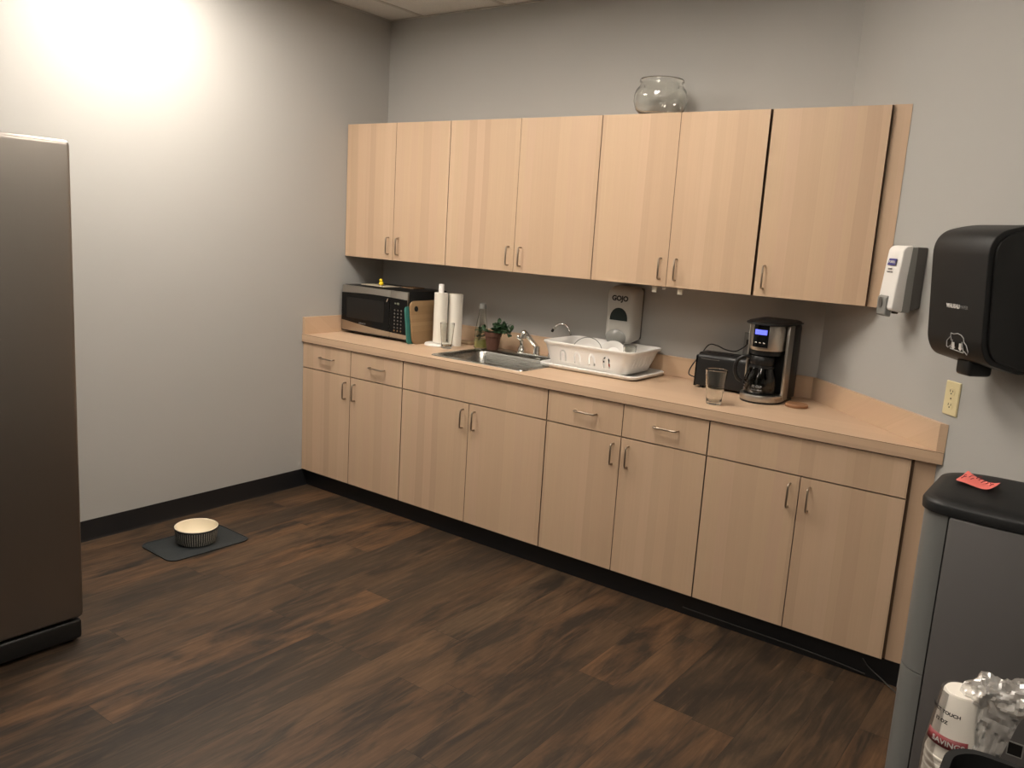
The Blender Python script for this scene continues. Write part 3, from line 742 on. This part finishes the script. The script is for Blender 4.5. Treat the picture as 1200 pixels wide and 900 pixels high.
b = B(); b.lathe([(.0475, .112), (.0535, .112), (.0525, .122), (.0475, .122)], (0, 0, 0), 40, closed=True); b.build('collar', M['black'], r)
b = B()
for k in range(6):
    a = 3.75; rr = .0705 if k < 3 else .066
    z_ = .018+k*.013; rr = .0695-.0022*max(0, k-1)**1.35
    for q in range(5):
        a2 = a+q*.05; b.box(rr*math.cos(a2)-.001, rr*math.cos(a2)+.002, rr*math.sin(a2)-.001, rr*math.sin(a2)+.001, z_, z_+.0018)
b.build('level_marks', M['inkg'], r)
text('print', '12 CUP', .014, Matrix.Translation((.012, -.0705, .034)) @ FACE, M['inkg'], r, bold=.0004)
text('print', 'GLASS CARAFE', .007, Matrix.Translation((.012, -.0712, .020)) @ FACE, M['inkg'], r, bold=.0002)
# outlet on back wall behind the coffee maker, and the cord
def outlet(name, label, loc, rz, m, white=False):
    r = tag(empty(name, loc, rz), label, 'outlet')
    b = B(); b.loft([[Vector((x, y_, z)) for x, z in rrect(-w_, w_, -h_, h_, .003, 3)] for y_, w_, h_ in ((-.0008, .0365, .059), (-.003, .0365, .059), (-.0065, .0335, .056))], True, True); b.build('plate', m, r, angle=25)
    for s_ in (-1, 1):
        b = B(); b.prism([(.0165*math.cos(a)*1., s_*.0235+max(-.0135, min(.0135, .0165*math.sin(a)))) for a in [2*PI*k/28 for k in range(28)]], -.0078, -.006, 'y'); rc_ = b.build('receptacle', m, r)
        b = B(); b.box(-.0075, -.0055, -.0086, -.0076, s_*.0235-.001, s_*.0235+.007); b.box(.0055, .0075, -.0086, -.0076, s_*.0235-.001, s_*.0235+.006); b.cyl((0, -.0076, s_*.0235-.0065), .0026, .001, 10, 'y'); b.build('slots', M['slot'], rc_)
    b = B(); b.cyl((0, -.0064, 0), .003, .001, 12, 'y'); b.build('screw', M['slot'], r)
    return r
Mw = Matrix.Translation((WX, 0, 0)) @ Matrix.Rotation(TROT, 4, 'Z')
outlet('wall_outlet', 'ivory electrical outlet on the angled right wall above the counter end', tuple(Mw @ Vector((.903, -.0002, 1.1165))), TROT, M['ivory'])
outlet('wall_outlet', 'pale outlet on the back wall hidden partly by the coffee maker', (2.452, 0, 1.128), 0, M['grey'])
r = tag(empty('power_cord', (2.40, -.05, CT)), 'thin black power cord looping from the wall outlet over to the toaster', 'cord')
L0 = Vector((2.40, -.05, CT))
def W(*p): return Vector(p)-L0
b = B(); b.tube(smoothpath([W(2.448, -.034, 1.140), W(2.432, -.05, 1.118), W(2.40, -.06, 1.098), W(2.35, -.058, 1.100), W(2.305, -.05, 1.112), W(2.262, -.045, 1.110), W(2.228, -.050, 1.060), W(2.195, -.07, 1.000), W(2.190, -.085, .965), W(2.215, -.095, .955), W(2.262, -.1, .953), W(2.2685, -.1, .9528)]), .0030, 8); b.build('wire', M['black'], r)
b = B(); b.box(.040, .064, -.002+.018-.005, .041, .212, .234, .004); b.build('plug', M['black'], r)
b = B(); b.lathe([(0, 0), (.046, 0), (.048, .003), (.048, .011), (.045, .014), (0, .014)], (0, 0, 0), 44); o = tag(b.build('wooden_disc', M['cork']), 'round brown wooden lid lying flat right of the coffee maker', 'lid'); o.location = (2.775, -.262, CT+.0006)

# ------------------------------------------------------------------ glass bowl on top of cabinets
b = B()
prof = [(0, 0), (.070, 0), (.085, .004), (.112, .030), (.125, .065), (.124, .095), (.116, .120), (.104, .136), (.0985, .143), (.0985, .150), (.1035, .156), (.1035, .164), (.1005, .1675), (.0975, .166),
        (.0965, .160), (.0940, .153), (.0940, .142), (.099, .132), (.112, .117), (.120, .094), (.121, .065), (.108, .033), (.082, .010), (0, .008)]
b.lathe(prof, (0, 0, 0), 64); o = tag(b.build('glass_bowl', M['glass'], angle=60), 'round clear glass bowl standing on top of the wall cabinets', 'bowl'); o.location = (1.955, -.178, UT+.0008)

# ------------------------------------------------------------------ hand sanitizer dispenser on the right wall
r = tag(empty('sanitizer_dispenser', (WX, 0, 0), TROT), 'small white and grey hand sanitizer dispenser on the angled wall by the wall cabinets', 'dispenser')
r.location = tuple(Mw @ Vector((.610, 0, 1.5))); 
def side(prof, x0_, x1_, m, name, bev=.006, parent=None, seg=3):
    b = B(); b.prism(prof, x0_, x1_, 'x', bev=bev, seg=seg); return b.build(name, m, parent or r, angle=40)
side(roundpoly([(-.001, -.100), (-.045, -.112), (-.045, .122), (-.001, .122)], .006), -.044, .044, M['dgrey'], 'back_shell', .003)
side(roundpoly([(-.040, -.117), (-.080, -.117), (-.074, .119), (-.040, .122)], .006), -.0455, .0455, M['grey'], 'side_shell', .004)
side(roundpoly([(-.070, -.118), (-.112, -.110), (-.116, -.10), (-.098, .110), (-.085, .124), (-.060, .126), (-.068, 0)], [.01, .01, .02, .025, .01, .01, 0]), -.047, .047, M['white'], 'cover', .008)
side(roundpoly([(-.095, -.138), (-.121, -.132), (-.123, -.065), (-.112, -.058), (-.095, -.06)], .008), -.038, .018, M['lgrey'], 'push_lever', .006)
b = B(); b.lathe([(0, 0), (.010, 0), (.012, .003), (0, .003)], (0, 0, 0), 20, 1, 1.7, M4=Matrix.Translation((-.012, -.1225, -.085)) @ Matrix.Rotation(PI/2, 4, 'X')); b.build('lever_window', M['dgrey'], r)
tl = math.atan2(.018, .21)
FW = Matrix.Translation((-.001, -.1075, .052)) @ Matrix.Rotation(-tl, 4, 'X')
b = B(); b.prism([(-.026, -.012), (.022, -.012), (.026, .012), (-.020, .012)], -.0012, 0, 'y', M4=FW @ Matrix.Translation((0, 0, .012))); b.build('brand_label', M['blue'], r)
text('brand_text', 'PURELL', .0125, FW @ Matrix.Translation((.001, -.0014, .012)) @ FACE, M['inkw'], r, bold=.0003)
text('label_text', 'HAND', .009, FW @ Matrix.Translation((-.002, -.0014, -.014)) @ FACE, M['ink'], r)
text('label_text', 'SANITIZER', .0075, FW @ Matrix.Translation((-.001, -.0014, -.025)) @ FACE, M['ink'], r)
b = B(); b.cyl((.008, -.075, -.124), .012, .008, 16); b.build('nozzle', M['dgrey'], r)

# ------------------------------------------------------------------ paper towel dispenser on the right wall
DS = 1.180
r = tag(empty('towel_dispenser', tuple(Mw @ Vector((DS, 0, 0))), TROT), 'large rounded black paper towel dispenser on the angled right wall', 'paper towel dispenser')
prof = roundpoly([(-.002, 1.275), (-.085, 1.262), (-.196, 1.292), (-.222, 1.335), (-.252, 1.665), (-.12, 1.700), (-.002, 1.700)], [.005, .02, .03, .04, .13, .06, .005], 10)
side(prof, -.150, .100, M['blackm'], 'cover', .032, r, 6)
side([(y_*.93, 1.49+(z_-1.49)*.95) for y_, z_ in prof], .060, .108, M['black'], 'side_cheek', .012, r, 4)
b = B(); b.box(-.075, -.005, -.165, -.085, 1.236, 1.290, .012, 3); b.build('tear_bar', M['black'], r)
tlt = math.atan2(.030, .330)
FD = Matrix.Translation((0, -.222-.0008-.0103, 1.448)) @ Matrix.Rotation(tlt, 4, 'X')
text('brand_text', 'WAUSAU', .0165, FD @ Matrix.Translation((-.034, -.0008, .0)) @ FACE, M['inkw'], r, bold=.0008, sx=.85)
text('brand_text', 'PAPER', .0145, FD @ Matrix.Translation((.015, -.0008, -.0004)) @ FACE, M['inkg'], r, sx=.9)
b = B(); FI = FD @ Matrix.Translation((-.004, -.0006, -.103))
def ln(pts, rad=.0014): b.tube([FI @ Vector((x, 0, z*.95)) for x, z in pts], rad, 6)
ln([(-.028, -.028), (.032, -.034)]); ln([(-.028, -.028), (-.020, .002)]); ln([(.032, -.034), (.022, .0)])
ln([(-.030, .022), (-.018, .020), (.0, .024), (.016, .021), (.028, .012), (.031, .0)])
ln([(-.030, .022), (-.030, .012), (-.046, -.004), (-.046, -.022), (-.040, -.026), (-.028, -.018)]); ln([(-.030, .012), (-.026, -.002)])
ln([(.031, .0), (.042, -.008), (.052, -.028), (.048, -.038), (.034, -.028)])
b.build('pictogram_outline', mat('pictogram_grey', (.36, .36, .35), .5), r)
b = B()
for sx_ in (-.015, .017): b.prism([(sx_-.006, -.006), (sx_+.003, -.005), (sx_+.004, -.018), (sx_+.007, -.021), (sx_, -.028), (sx_-.008, -.021), (sx_-.006, -.018)], -.001, .001, 'y', M4=FI)
b.build('pictogram_arrows', M['inkw'], r)

# ------------------------------------------------------------------ refrigerator
FX, FY, FZ = .934, -2.402, 1.80
r = tag(empty('refrigerator', (FX, FY, 0)), 'tall stainless refrigerator standing against the left wall', 'refrigerator')
b = B(); b.box(-.89, -.075, -.90, -.012, .05, FZ-.02, .004); b.build('body', mat('fridge_cabinet_grey', (.16, .155, .15), .5), r)
SPL = -.56
b = B(); b.box(-.068, 0, SPL+.003, 0, .095, FZ, .018, 4); d1 = b.build('door', M['fridge'], r)
b = B(); b.box(-.068, 0, -.90, SPL-.003, .095, FZ, .018, 4); d2 = b.build('door', M['fridge'], r)
for d, y_ in ((d1, SPL+.045), (d2, SPL-.045)):
    b = B(); b.tube(smoothpath([(0, y_, .75), (.045, y_, .77), (.05, y_, .85), (.05, y_, 1.45), (.045, y_, 1.53), (0, y_, 1.55)]), .011, 12); b.build('handle', M['chrome'], d)
b = B(); b.box(-.075, -.006, -.89, -.006, .012, .088, .012, 3); 
b.build('kick_grille', M['black'], r)
for y_ in (-.85, -.04):
    b = B(); b.cyl((-.05, y_, 0), .022, .014, 16); b.build('foot', M['black'], r)
for x_, y_ in ((-.8, -.85), (-.8, -.06)):
    b = B(); b.cyl((x_, y_, 0), .02, .052, 12); b.build('foot', M['black'], r)

r.rotation_euler.x = -.006
# ------------------------------------------------------------------ pet mat and bowl
b = B(); b.prism(rrect(-.146, .146, -.214, .214, .045, 6), 0, .0035, bev=.001)
ring_o = rrect(-.146, .146, -.214, .214, .045, 6); ring_i = rrect(-.141, .141, -.209, .209, .041, 6)
R0 = [[Vector((x, y, z)) for x, y in p] for p, z in ((ring_o, .0034), (ring_o, .0055), (ring_i, .0055), (ring_i, .0034))]
b.loft(R0, False, False)
o = tag(b.build('pet_mat', M['mat']), 'dark charcoal rubber mat on the floor by the left wall', 'mat'); o.location = (.378, -1.587, .0005); o.rotation_euler.z = -.03
r = tag(empty('pet_bowl', (.372, -1.580, .0042)), 'round pet bowl, cream inside with striped black outside, on the dark mat', 'bowl')
t = NT('striped_glaze')
an = t.math('ARCTAN2', t.math('SUBTRACT', t.y, -1.580), t.math('SUBTRACT', t.x, .372))
st_ = t.math('FRACT', t.math('MULTIPLY', an, 9.))
nz = t.noise(t.comb(t.math('MULTIPLY', an, 3.), t.math('MULTIPLY', t.z, 30.), 0.), 2., 3.)
m_ = t.math('LESS_THAN', t.math('ADD', st_, t.math('MULTIPLY', nz, .45)), .50)
zz = t.math('MULTIPLY', m_, t.math('MULTIPLY', t.math('GREATER_THAN', t.z, .010), t.math('LESS_THAN', t.z, .074)))
dash = t.math('GREATER_THAN', t.math('FRACT', t.math('MULTIPLY', t.z, 130.)), .12)
c = t.mix(t.math('MULTIPLY', zz, dash), (.035, .040, .040), (.50, .48, .42)); t.put(t.b.inputs['Base Color'], c); t.b.inputs['Roughness'].default_value = .35
b = B(); b.lathe([(0, 0), (.078, 0), (.088, .004), (.097, .03), (.102, .079), (.100, .0802)], (0, 0, 0), 64); b.build('outer_glaze', t.m, r)
b = B(); b.lathe([(.1015, .079), (.1012, .082), (.0985, .0835), (.096, .081), (.091, .03), (.080, .014), (.06, .010), (0, .009)], (0, 0, 0), 64); b.build('inner_glaze', M['cream'], r)

# ------------------------------------------------------------------ trash can
CX0, CX1, CY0, CY1, CH = 3.505, 3.925, -1.570, -1.180, 1.0
r = tag(empty('trash_can', ((CX0+CX1)/2, (CY0+CY1)/2, 0)), 'tall dark grey trash can with black lid in the right corner', 'trash can')
hx, hy = (CX1-CX0)/2, (CY1-CY0)/2
def canplan(e=0., bow=.018):
    pts = [(-hx-e, hy-.115), (-hx-e, -hy+.03)]
    pts = []
    pts += [(-hx-e+.075*(1-math.cos(a)), -hy-e+.075*(1-math.sin(a))) for a in [k*PI/2/8 for k in range(9)]]
    pts += [(-hx+.075+(2*hx-.15)*k/8, -hy-e-bow*math.sin(PI*k/8)*.5) for k in range(1, 8)]
    pts += [(hx+e-.075*(1-math.sin(a)), -hy-e+.075*(1-math.cos(a))) for a in [k*PI/2/8 for k in range(9)]]
    pts += [(hx+e-.11*(1-math.cos(a)), hy+e-.11*(1-math.sin(a))) for a in [k*PI/2/8 for k in range(9)]]
    pts += [(-hx-e+.11*(1-math.sin(a)), hy+e-.11*(1-math.cos(a))) for a in [k*PI/2/8 for k in range(9)]]
    return pts
cs = lambda z: .985+.015*(z-.015)/(CH-.05)
b = B(); b.loft([[Vector((x*cs(z), y*cs(z), z)) for x, y in canplan()] for z in (.015, .534)]); b.loft([[Vector((x*cs(z), y*cs(z), z)) for x, y in canplan()] for z in (.5365, CH-.034)])
b.build('body', M['canside'], r, angle=30)
b = B(); b.loft([[Vector((x*.985*cs(z), y*.985*cs(z), z)) for x, y in canplan()] for z in (.5345, .536)]); b.box(-hx+.0665, -hx+.0695, -hy-.009, -hy+.02, .02, CH-.036); b.build('panel_seam', M['black'], r)
b = B(); b.box(-hx+.070, hx-.070, -hy-.0135, -hy+.02, .02, CH-.036, .004); b.build('front_panel', M['can'], r)
b = B(); b.loft([[Vector((x, y, z)) for x, y in canplan(e, .02)] for e, z in ((-.002, CH-.035), (.006, CH-.034), (.007, CH-.012), (.003, CH-.004), (-.02, CH+.002), (-.05, CH+.0035))]); b.build('lid', M['blackm'], r, angle=50)
b = B()
for a in ((.062, -hy-.016, .418, .452), (.094, -hy-.016, .418, .452)): b.box(a[0]-.0012, a[0]+.0012, a[1], a[1]+.004, a[2], a[3])
for z_ in (.418, .452): b.box(.061, .095, -hy-.016, -hy-.012, z_-.0012, z_+.0012)
b.build('latch_frame', M['grey'], r)
b = B(); b.box(.062, .094, -hy-.0145, -hy-.012, .419, .451); b.build('latch', M['black'], r)
# coral note on the lid
NX, NY = 3.600, -1.333
r = tag(empty('paper_note', (NX, NY, CH+.0055)), 'torn coral-pink handwritten note lying on the black trash can lid', 'note')
b = B(); rows = []
edge_lo = [(-.055, -.035), (-.028, -.050), (.0, -.055), (.028, -.068), (.045, -.066)]
edge_hi = [(-.040, .090), (-.026, .058), (.002, .045), (.030, .022), (.052, -.012)]
n_ = len(edge_lo)
V = []
for k in range(n_):
    row = []
    for j in range(5):
        t_ = j/4; x = edge_lo[k][0]*(1-t_)+edge_hi[k][0]*t_; y = edge_lo[k][1]*(1-t_)+edge_hi[k][1]*t_
        z = .004+.004*math.sin(k*1.9)+(.010 if (k == 0 and j == 4) else 0)+(.010 if k == 4 else 0)
        row.append(b.bm.verts.new((x, y, z)))
    V.append(row)
for k in range(n_-1):
    for j in range(4): b.bm.faces.new((V[k][j], V[k+1][j], V[k+1][j+1], V[k][j+1]))
o = b.build('sheet', M['pink'], r, angle=80); md = o.modifiers.new('s', 'SOLIDIFY'); md.thickness = .0004; md.offset = -1
md = o.modifiers.new('ss', 'SUBSURF'); md.levels = 2; md.render_levels = 2
b = B()
for k, (x, y) in enumerate(((-.036, .012), (-.022, .012), (-.036, -.012), (-.016, -.012), (.003, -.004), (.012, -.022), (.022, -.032), (.033, -.038), (-.004, .016), (.030, -.018))):
    s_ = .008+.004*((k*7) % 3)
    b.tube([(x-s_*.2, y-s_, .0125), (x, y, .0135), (x+s_*.3, y+s_*.9, .0125)], .0011, 5)
b.build('handwriting', mat('pen_ink', (.25, .02, .04), .6), r)

# ------------------------------------------------------------------ side table with foam cups and black bin
TZ = .575
r = tag(empty('side_table', (3.92, -2.60, 0)), 'small black side table carrying the foam cups and the black bin', 'table')
b = B(); b.prism(rrect(-.25, .26, -.30, .265, .02), TZ-.022, TZ, bev=.003); b.build('tabletop', M['black'], r)
for sx_ in (-.215, .225):
    for sy_ in (-.265, .23):
        b = B(); b.box(sx_-.014, sx_+.014, sy_-.014, sy_+.014, 0, TZ-.0225, .002); b.build('leg', M['black'], r)
r = tag(empty('storage_bin', (3.935, -2.705, TZ+.0005)), 'black open plastic bin on the side table in the lower right corner', 'bin')
b = B(); bw, bd, bh = .194, .200, .315
b.loft([RRz(-bw*.92, bw*.92, -bd*.9, bd*.9, .04, 0), RRz(-bw, bw, -bd, bd, .045, bh-.008), RRz(-bw-.008, bw+.008, -bd-.008, bd+.008, .05, bh-.006), RRz(-bw-.008, bw+.008, -bd-.008, bd+.008, .05, bh), RRz(-bw+.003, bw-.003, -bd+.003, bd-.003, .042, bh), RRz(-bw*.92+.004, bw*.92-.004, -bd*.9+.004, bd*.9-.004, .038, .005)])
b.build('bin_body', mat('matte_black_bin', (.005, .005, .005), .6), r, angle=50)
CUPX, CUPY = 3.731, -2.382
cupb = B(); rt_, rb_, hc = .042, .0285, .112; 
cupb.lathe([(0, hc), (rb_-.002, hc), (rb_, hc-.003), (rt_-.002, .006), (rt_, .005), (rt_+.0005, .002), (rt_-.001, 0), (rt_-.003, .003), (rb_-.003, hc-.006), (0, hc-.006)], (0, 0, 0), 40)
cup0 = cupb.build('foam_cup', M['foam']); NC = 19; pit = .0128
for k in range(NC):
    o = cup0 if k == 0 else cup0.copy()
    if k: COL.objects.link(o)
    o.location = (CUPX, CUPY, TZ+.0006+k*pit)
    tag(o, 'white foam cup stacked upside down among others beside the black bin' if k < NC-1 else 'topmost upturned white foam cup of the stack beside the black bin', 'cup', 'white foam cups in the plastic sleeve')
zt = TZ+(NC-1)*pit
r = tag(empty('plastic_sleeve', (CUPX, CUPY, TZ)), 'crumpled clear plastic sleeve with maroon band around the foam cup stack', 'plastic bag')
rn = random.Random(11)
from mathutils import noise as mn
def film_mesh(fn, nu, nv, name, closed=False, fm=None):
    b = B(); V = [[b.bm.verts.new(fn(i/nu, j/nv)) for j in range(nv if closed else nv+1)] for i in range(nu+1)]
    m = nv
    for i in range(nu):
        for j in range(m): b.bm.faces.new((V[i][j], V[i+1][j], V[i+1][(j+1) % nv] if closed else V[i+1][j+1], V[i][(j+1) % nv] if closed else V[i][j+1]))
    return b.build(name, fm or M['film'], r, angle=25)
zl = zt-TZ
def tubefn(u, v):
    z = u*(zl+.110); a = 2*PI*v
    rr = .0445 if z < zl else .0445-(.0135)*((z-zl)/.110)
    rr += .0016*abs(mn.noise(Vector((math.cos(a)*2, math.sin(a)*2, z*22))))+.0008
    return Vector((rr*math.cos(a), rr*math.sin(a), z+.002))
film_mesh(tubefn, 40, 40, 'film_wrap', True, M['wrap'])
def lump(u, v):
    a = 2*PI*v; ph = PI*u
    p = Vector((.066*-math.cos(ph), .030*math.sin(ph)*math.cos(a), .026*math.sin(ph)*math.sin(a)))
    n1 = mn.noise(p*38+Vector((4, 1, 7))); n2 = mn.noise(p*95+Vector((1, 9, 2))); n3 = abs(mn.noise(p*60+Vector((7, 3, 2))))
    k = 1+.55*n1+.30*n2-.35*n3
    p = Vector((p.x*(1+.12*n2), p.y*k, p.z*k))
    return p+Vector((.062, 0, zl+.127+p.x*.15))
film_mesh(lump, 46, 46, 'film_gather', True)
def drape(u, v):
    # sheet from the gather down to the cups' right side
    x = .026+.058*u*(1-.45*v); z = zl+.122-.10*v-.004*u
    return Vector((x, -.018-.012*v+.007*mn.noise(Vector((x*60, v*4, 3)))+.004*mn.noise(Vector((x*140, v*12, 1))), z))
film_mesh(drape, 20, 20, 'film_drape')
# printed band and words on the wrap, curved round the cups
def onwrap(me, zc, a0, R_):
    for v in me.vertices:
        s_ = v.co.x/R_; h_ = v.co.y; d_ = R_+.0012+v.co.z
        a = a0+s_; v.co = Vector((d_*math.cos(a), d_*math.sin(a), zc+h_))
def wraptext(body, size, zc, a0, R_, m, name, bold=.0002):
    o = text(name, body, size, Matrix(), m, r, bold=bold, depth=.0001); onwrap(o.data, zc, a0, R_)
b = B()
A0, A1, nb = -2.75, -1.05, 20; zb = zt-TZ+.022
V = [[b.bm.verts.new(((.0432-.0130*max(0, zz_)/.110+.0030)*math.cos(A0+(A1-A0)*k/nb), (.0432-.0130*max(0, zz_)/.110+.0030)*math.sin(A0+(A1-A0)*k/nb), zl+zz_)) for zz_ in (.028, .046)] for k in range(nb+1)]
for k in range(nb): b.bm.faces.new((V[k][0], V[k+1][0], V[k+1][1], V[k][1]))
o = b.build('maroon_band', M['red'], r); md = o.modifiers.new('s', 'SOLIDIFY'); md.thickness = .0003
wraptext('SAVINGS', .0125, zl+.037, -1.75, .0430, M['inkw'], 'band_text')
wraptext('PERFECT TOUCH', .0078, zl+.084, -2.25, .0372, M['ink'], 'sleeve_text', .0003)
wraptext('12 OZ', .0078, zl+.069, -2.15, .0388, M['ink'], 'sleeve_text', .0003)

# ------------------------------------------------------------------ cable along the toe kick
r = tag(empty('floor_cable', (2.9, -.62, 0)), 'thin dark cable running along the black toe kick to the trash can', 'cable')
L0 = Vector((2.9, -.62, 0))
b = B(); b.tube(smoothpath([W(2.50, -.602, .030), W(2.75, -.603, .028), W(2.95, -.603, .026), W(3.15, -.604, .020), W(3.26, -.606, .012)], 6), .0028, 8)
b.build('low_run', mat('dark_cable', (.03, .027, .024), .5), r)
b = B(); b.tube(smoothpath([W(3.245, -.603, .070), W(3.27, -.606, .045), W(3.32, -.615, .02), W(3.39, -.66, .0035), W(3.46, -.74, .0035)], 6), .0026, 8); b.build('drop', mat('dark_cable_grey', (.05, .045, .04), .5), r)

# ------------------------------------------------------------------ ceiling lights
def troffer(x, y, lx, ly, label, m, strips=True):
    r = tag(empty('ceiling_light', (x, y, H)), label, 'ceiling light', 'recessed ceiling lights')
    b = B()
    for q in ((-lx/2, lx/2, -ly/2, -ly/2+.02), (-lx/2, lx/2, ly/2-.02, ly/2), (-lx/2, -lx/2+.02, -ly/2+.02, ly/2-.02), (lx/2-.02, lx/2, -ly/2+.02, ly/2-.02)):
        b.box(q[0], q[1], q[2], q[3], -.028, -.0045)
    b.build('frame', M['fix'], r, smooth=False)
    b = B()
    if strips:
        b.box(-lx/2+.021, lx/2-.021, -ly/2+.021, ly/2-.021, -.0075, -.0045); b.build('reflector', M['fix'], r, smooth=False)
        for s_ in (-.11, .11):
            b = B(); b.box(s_-.045, s_+.045, -ly/2+.03, ly/2-.03, -.022, -.0078); b.build('diffuser', m, r, smooth=False)
    else:
        b.box(-lx/2+.021, lx/2-.021, -ly/2+.021, ly/2-.021, -.012, -.0045); b.build('diffuser', m, r, smooth=False)
led2 = mat('wall_side_diffuser', (.9, .9, .9), .4, emit=(1., .915, .81), es=12.8)
troffer(2.13, -1.55, .58, 1.18, 'twin-strip ceiling light over the kitchen floor in front of the sink', M['led_main'])
troffer(3.617, -3.30, .58, 1.18, 'added twin-strip fill light over the right side of the kitchen', M['led'])  # unseen fitting, added as fill to brighten the right side
troffer(2.397, -4.75, .58, 1.18, 'twin-strip ceiling light farthest from the cabinets', M['led'])
troffer(.567, -1.70, .56, .56, 'small square ceiling light close to the left wall', led2, False)

# ------------------------------------------------------------------ world, camera
w = bpy.data.worlds.new('World'); S.world = w; w.use_nodes = True
w.node_tree.nodes['Background'].inputs[0].default_value = (.05, .045, .04, 1); w.node_tree.nodes['Background'].inputs[1].default_value = .2
cam = bpy.data.cameras.new('Camera'); co = bpy.data.objects.new('Camera', cam); COL.objects.link(co)
R_ = Vector((0.80026427, 0.59660979, 0.06028147)); U_ = Vector((-0.15625732, 0.11042295, 0.98152454)); F_ = Vector((-0.57893069, 0.79489844, -0.18159219))
m4 = Matrix((( R_.x, U_.x, -F_.x, 3.8423), (R_.y, U_.y, -F_.y, -3.8032), (R_.z, U_.z, -F_.z, 1.5923), (0, 0, 0, 1)))
co.matrix_world = m4
cam.sensor_fit = 'HORIZONTAL'; cam.sensor_width = 36.; cam.lens = 36*971.63/1200; cam.clip_start = .05; cam.clip_end = 50
S.camera = co
S.view_settings.view_transform = 'Standard'; S.view_settings.look = 'None'; S.view_settings.gamma = 1.; S.view_settings.use_curve_mapping = False
S.view_settings.exposure = 1.95
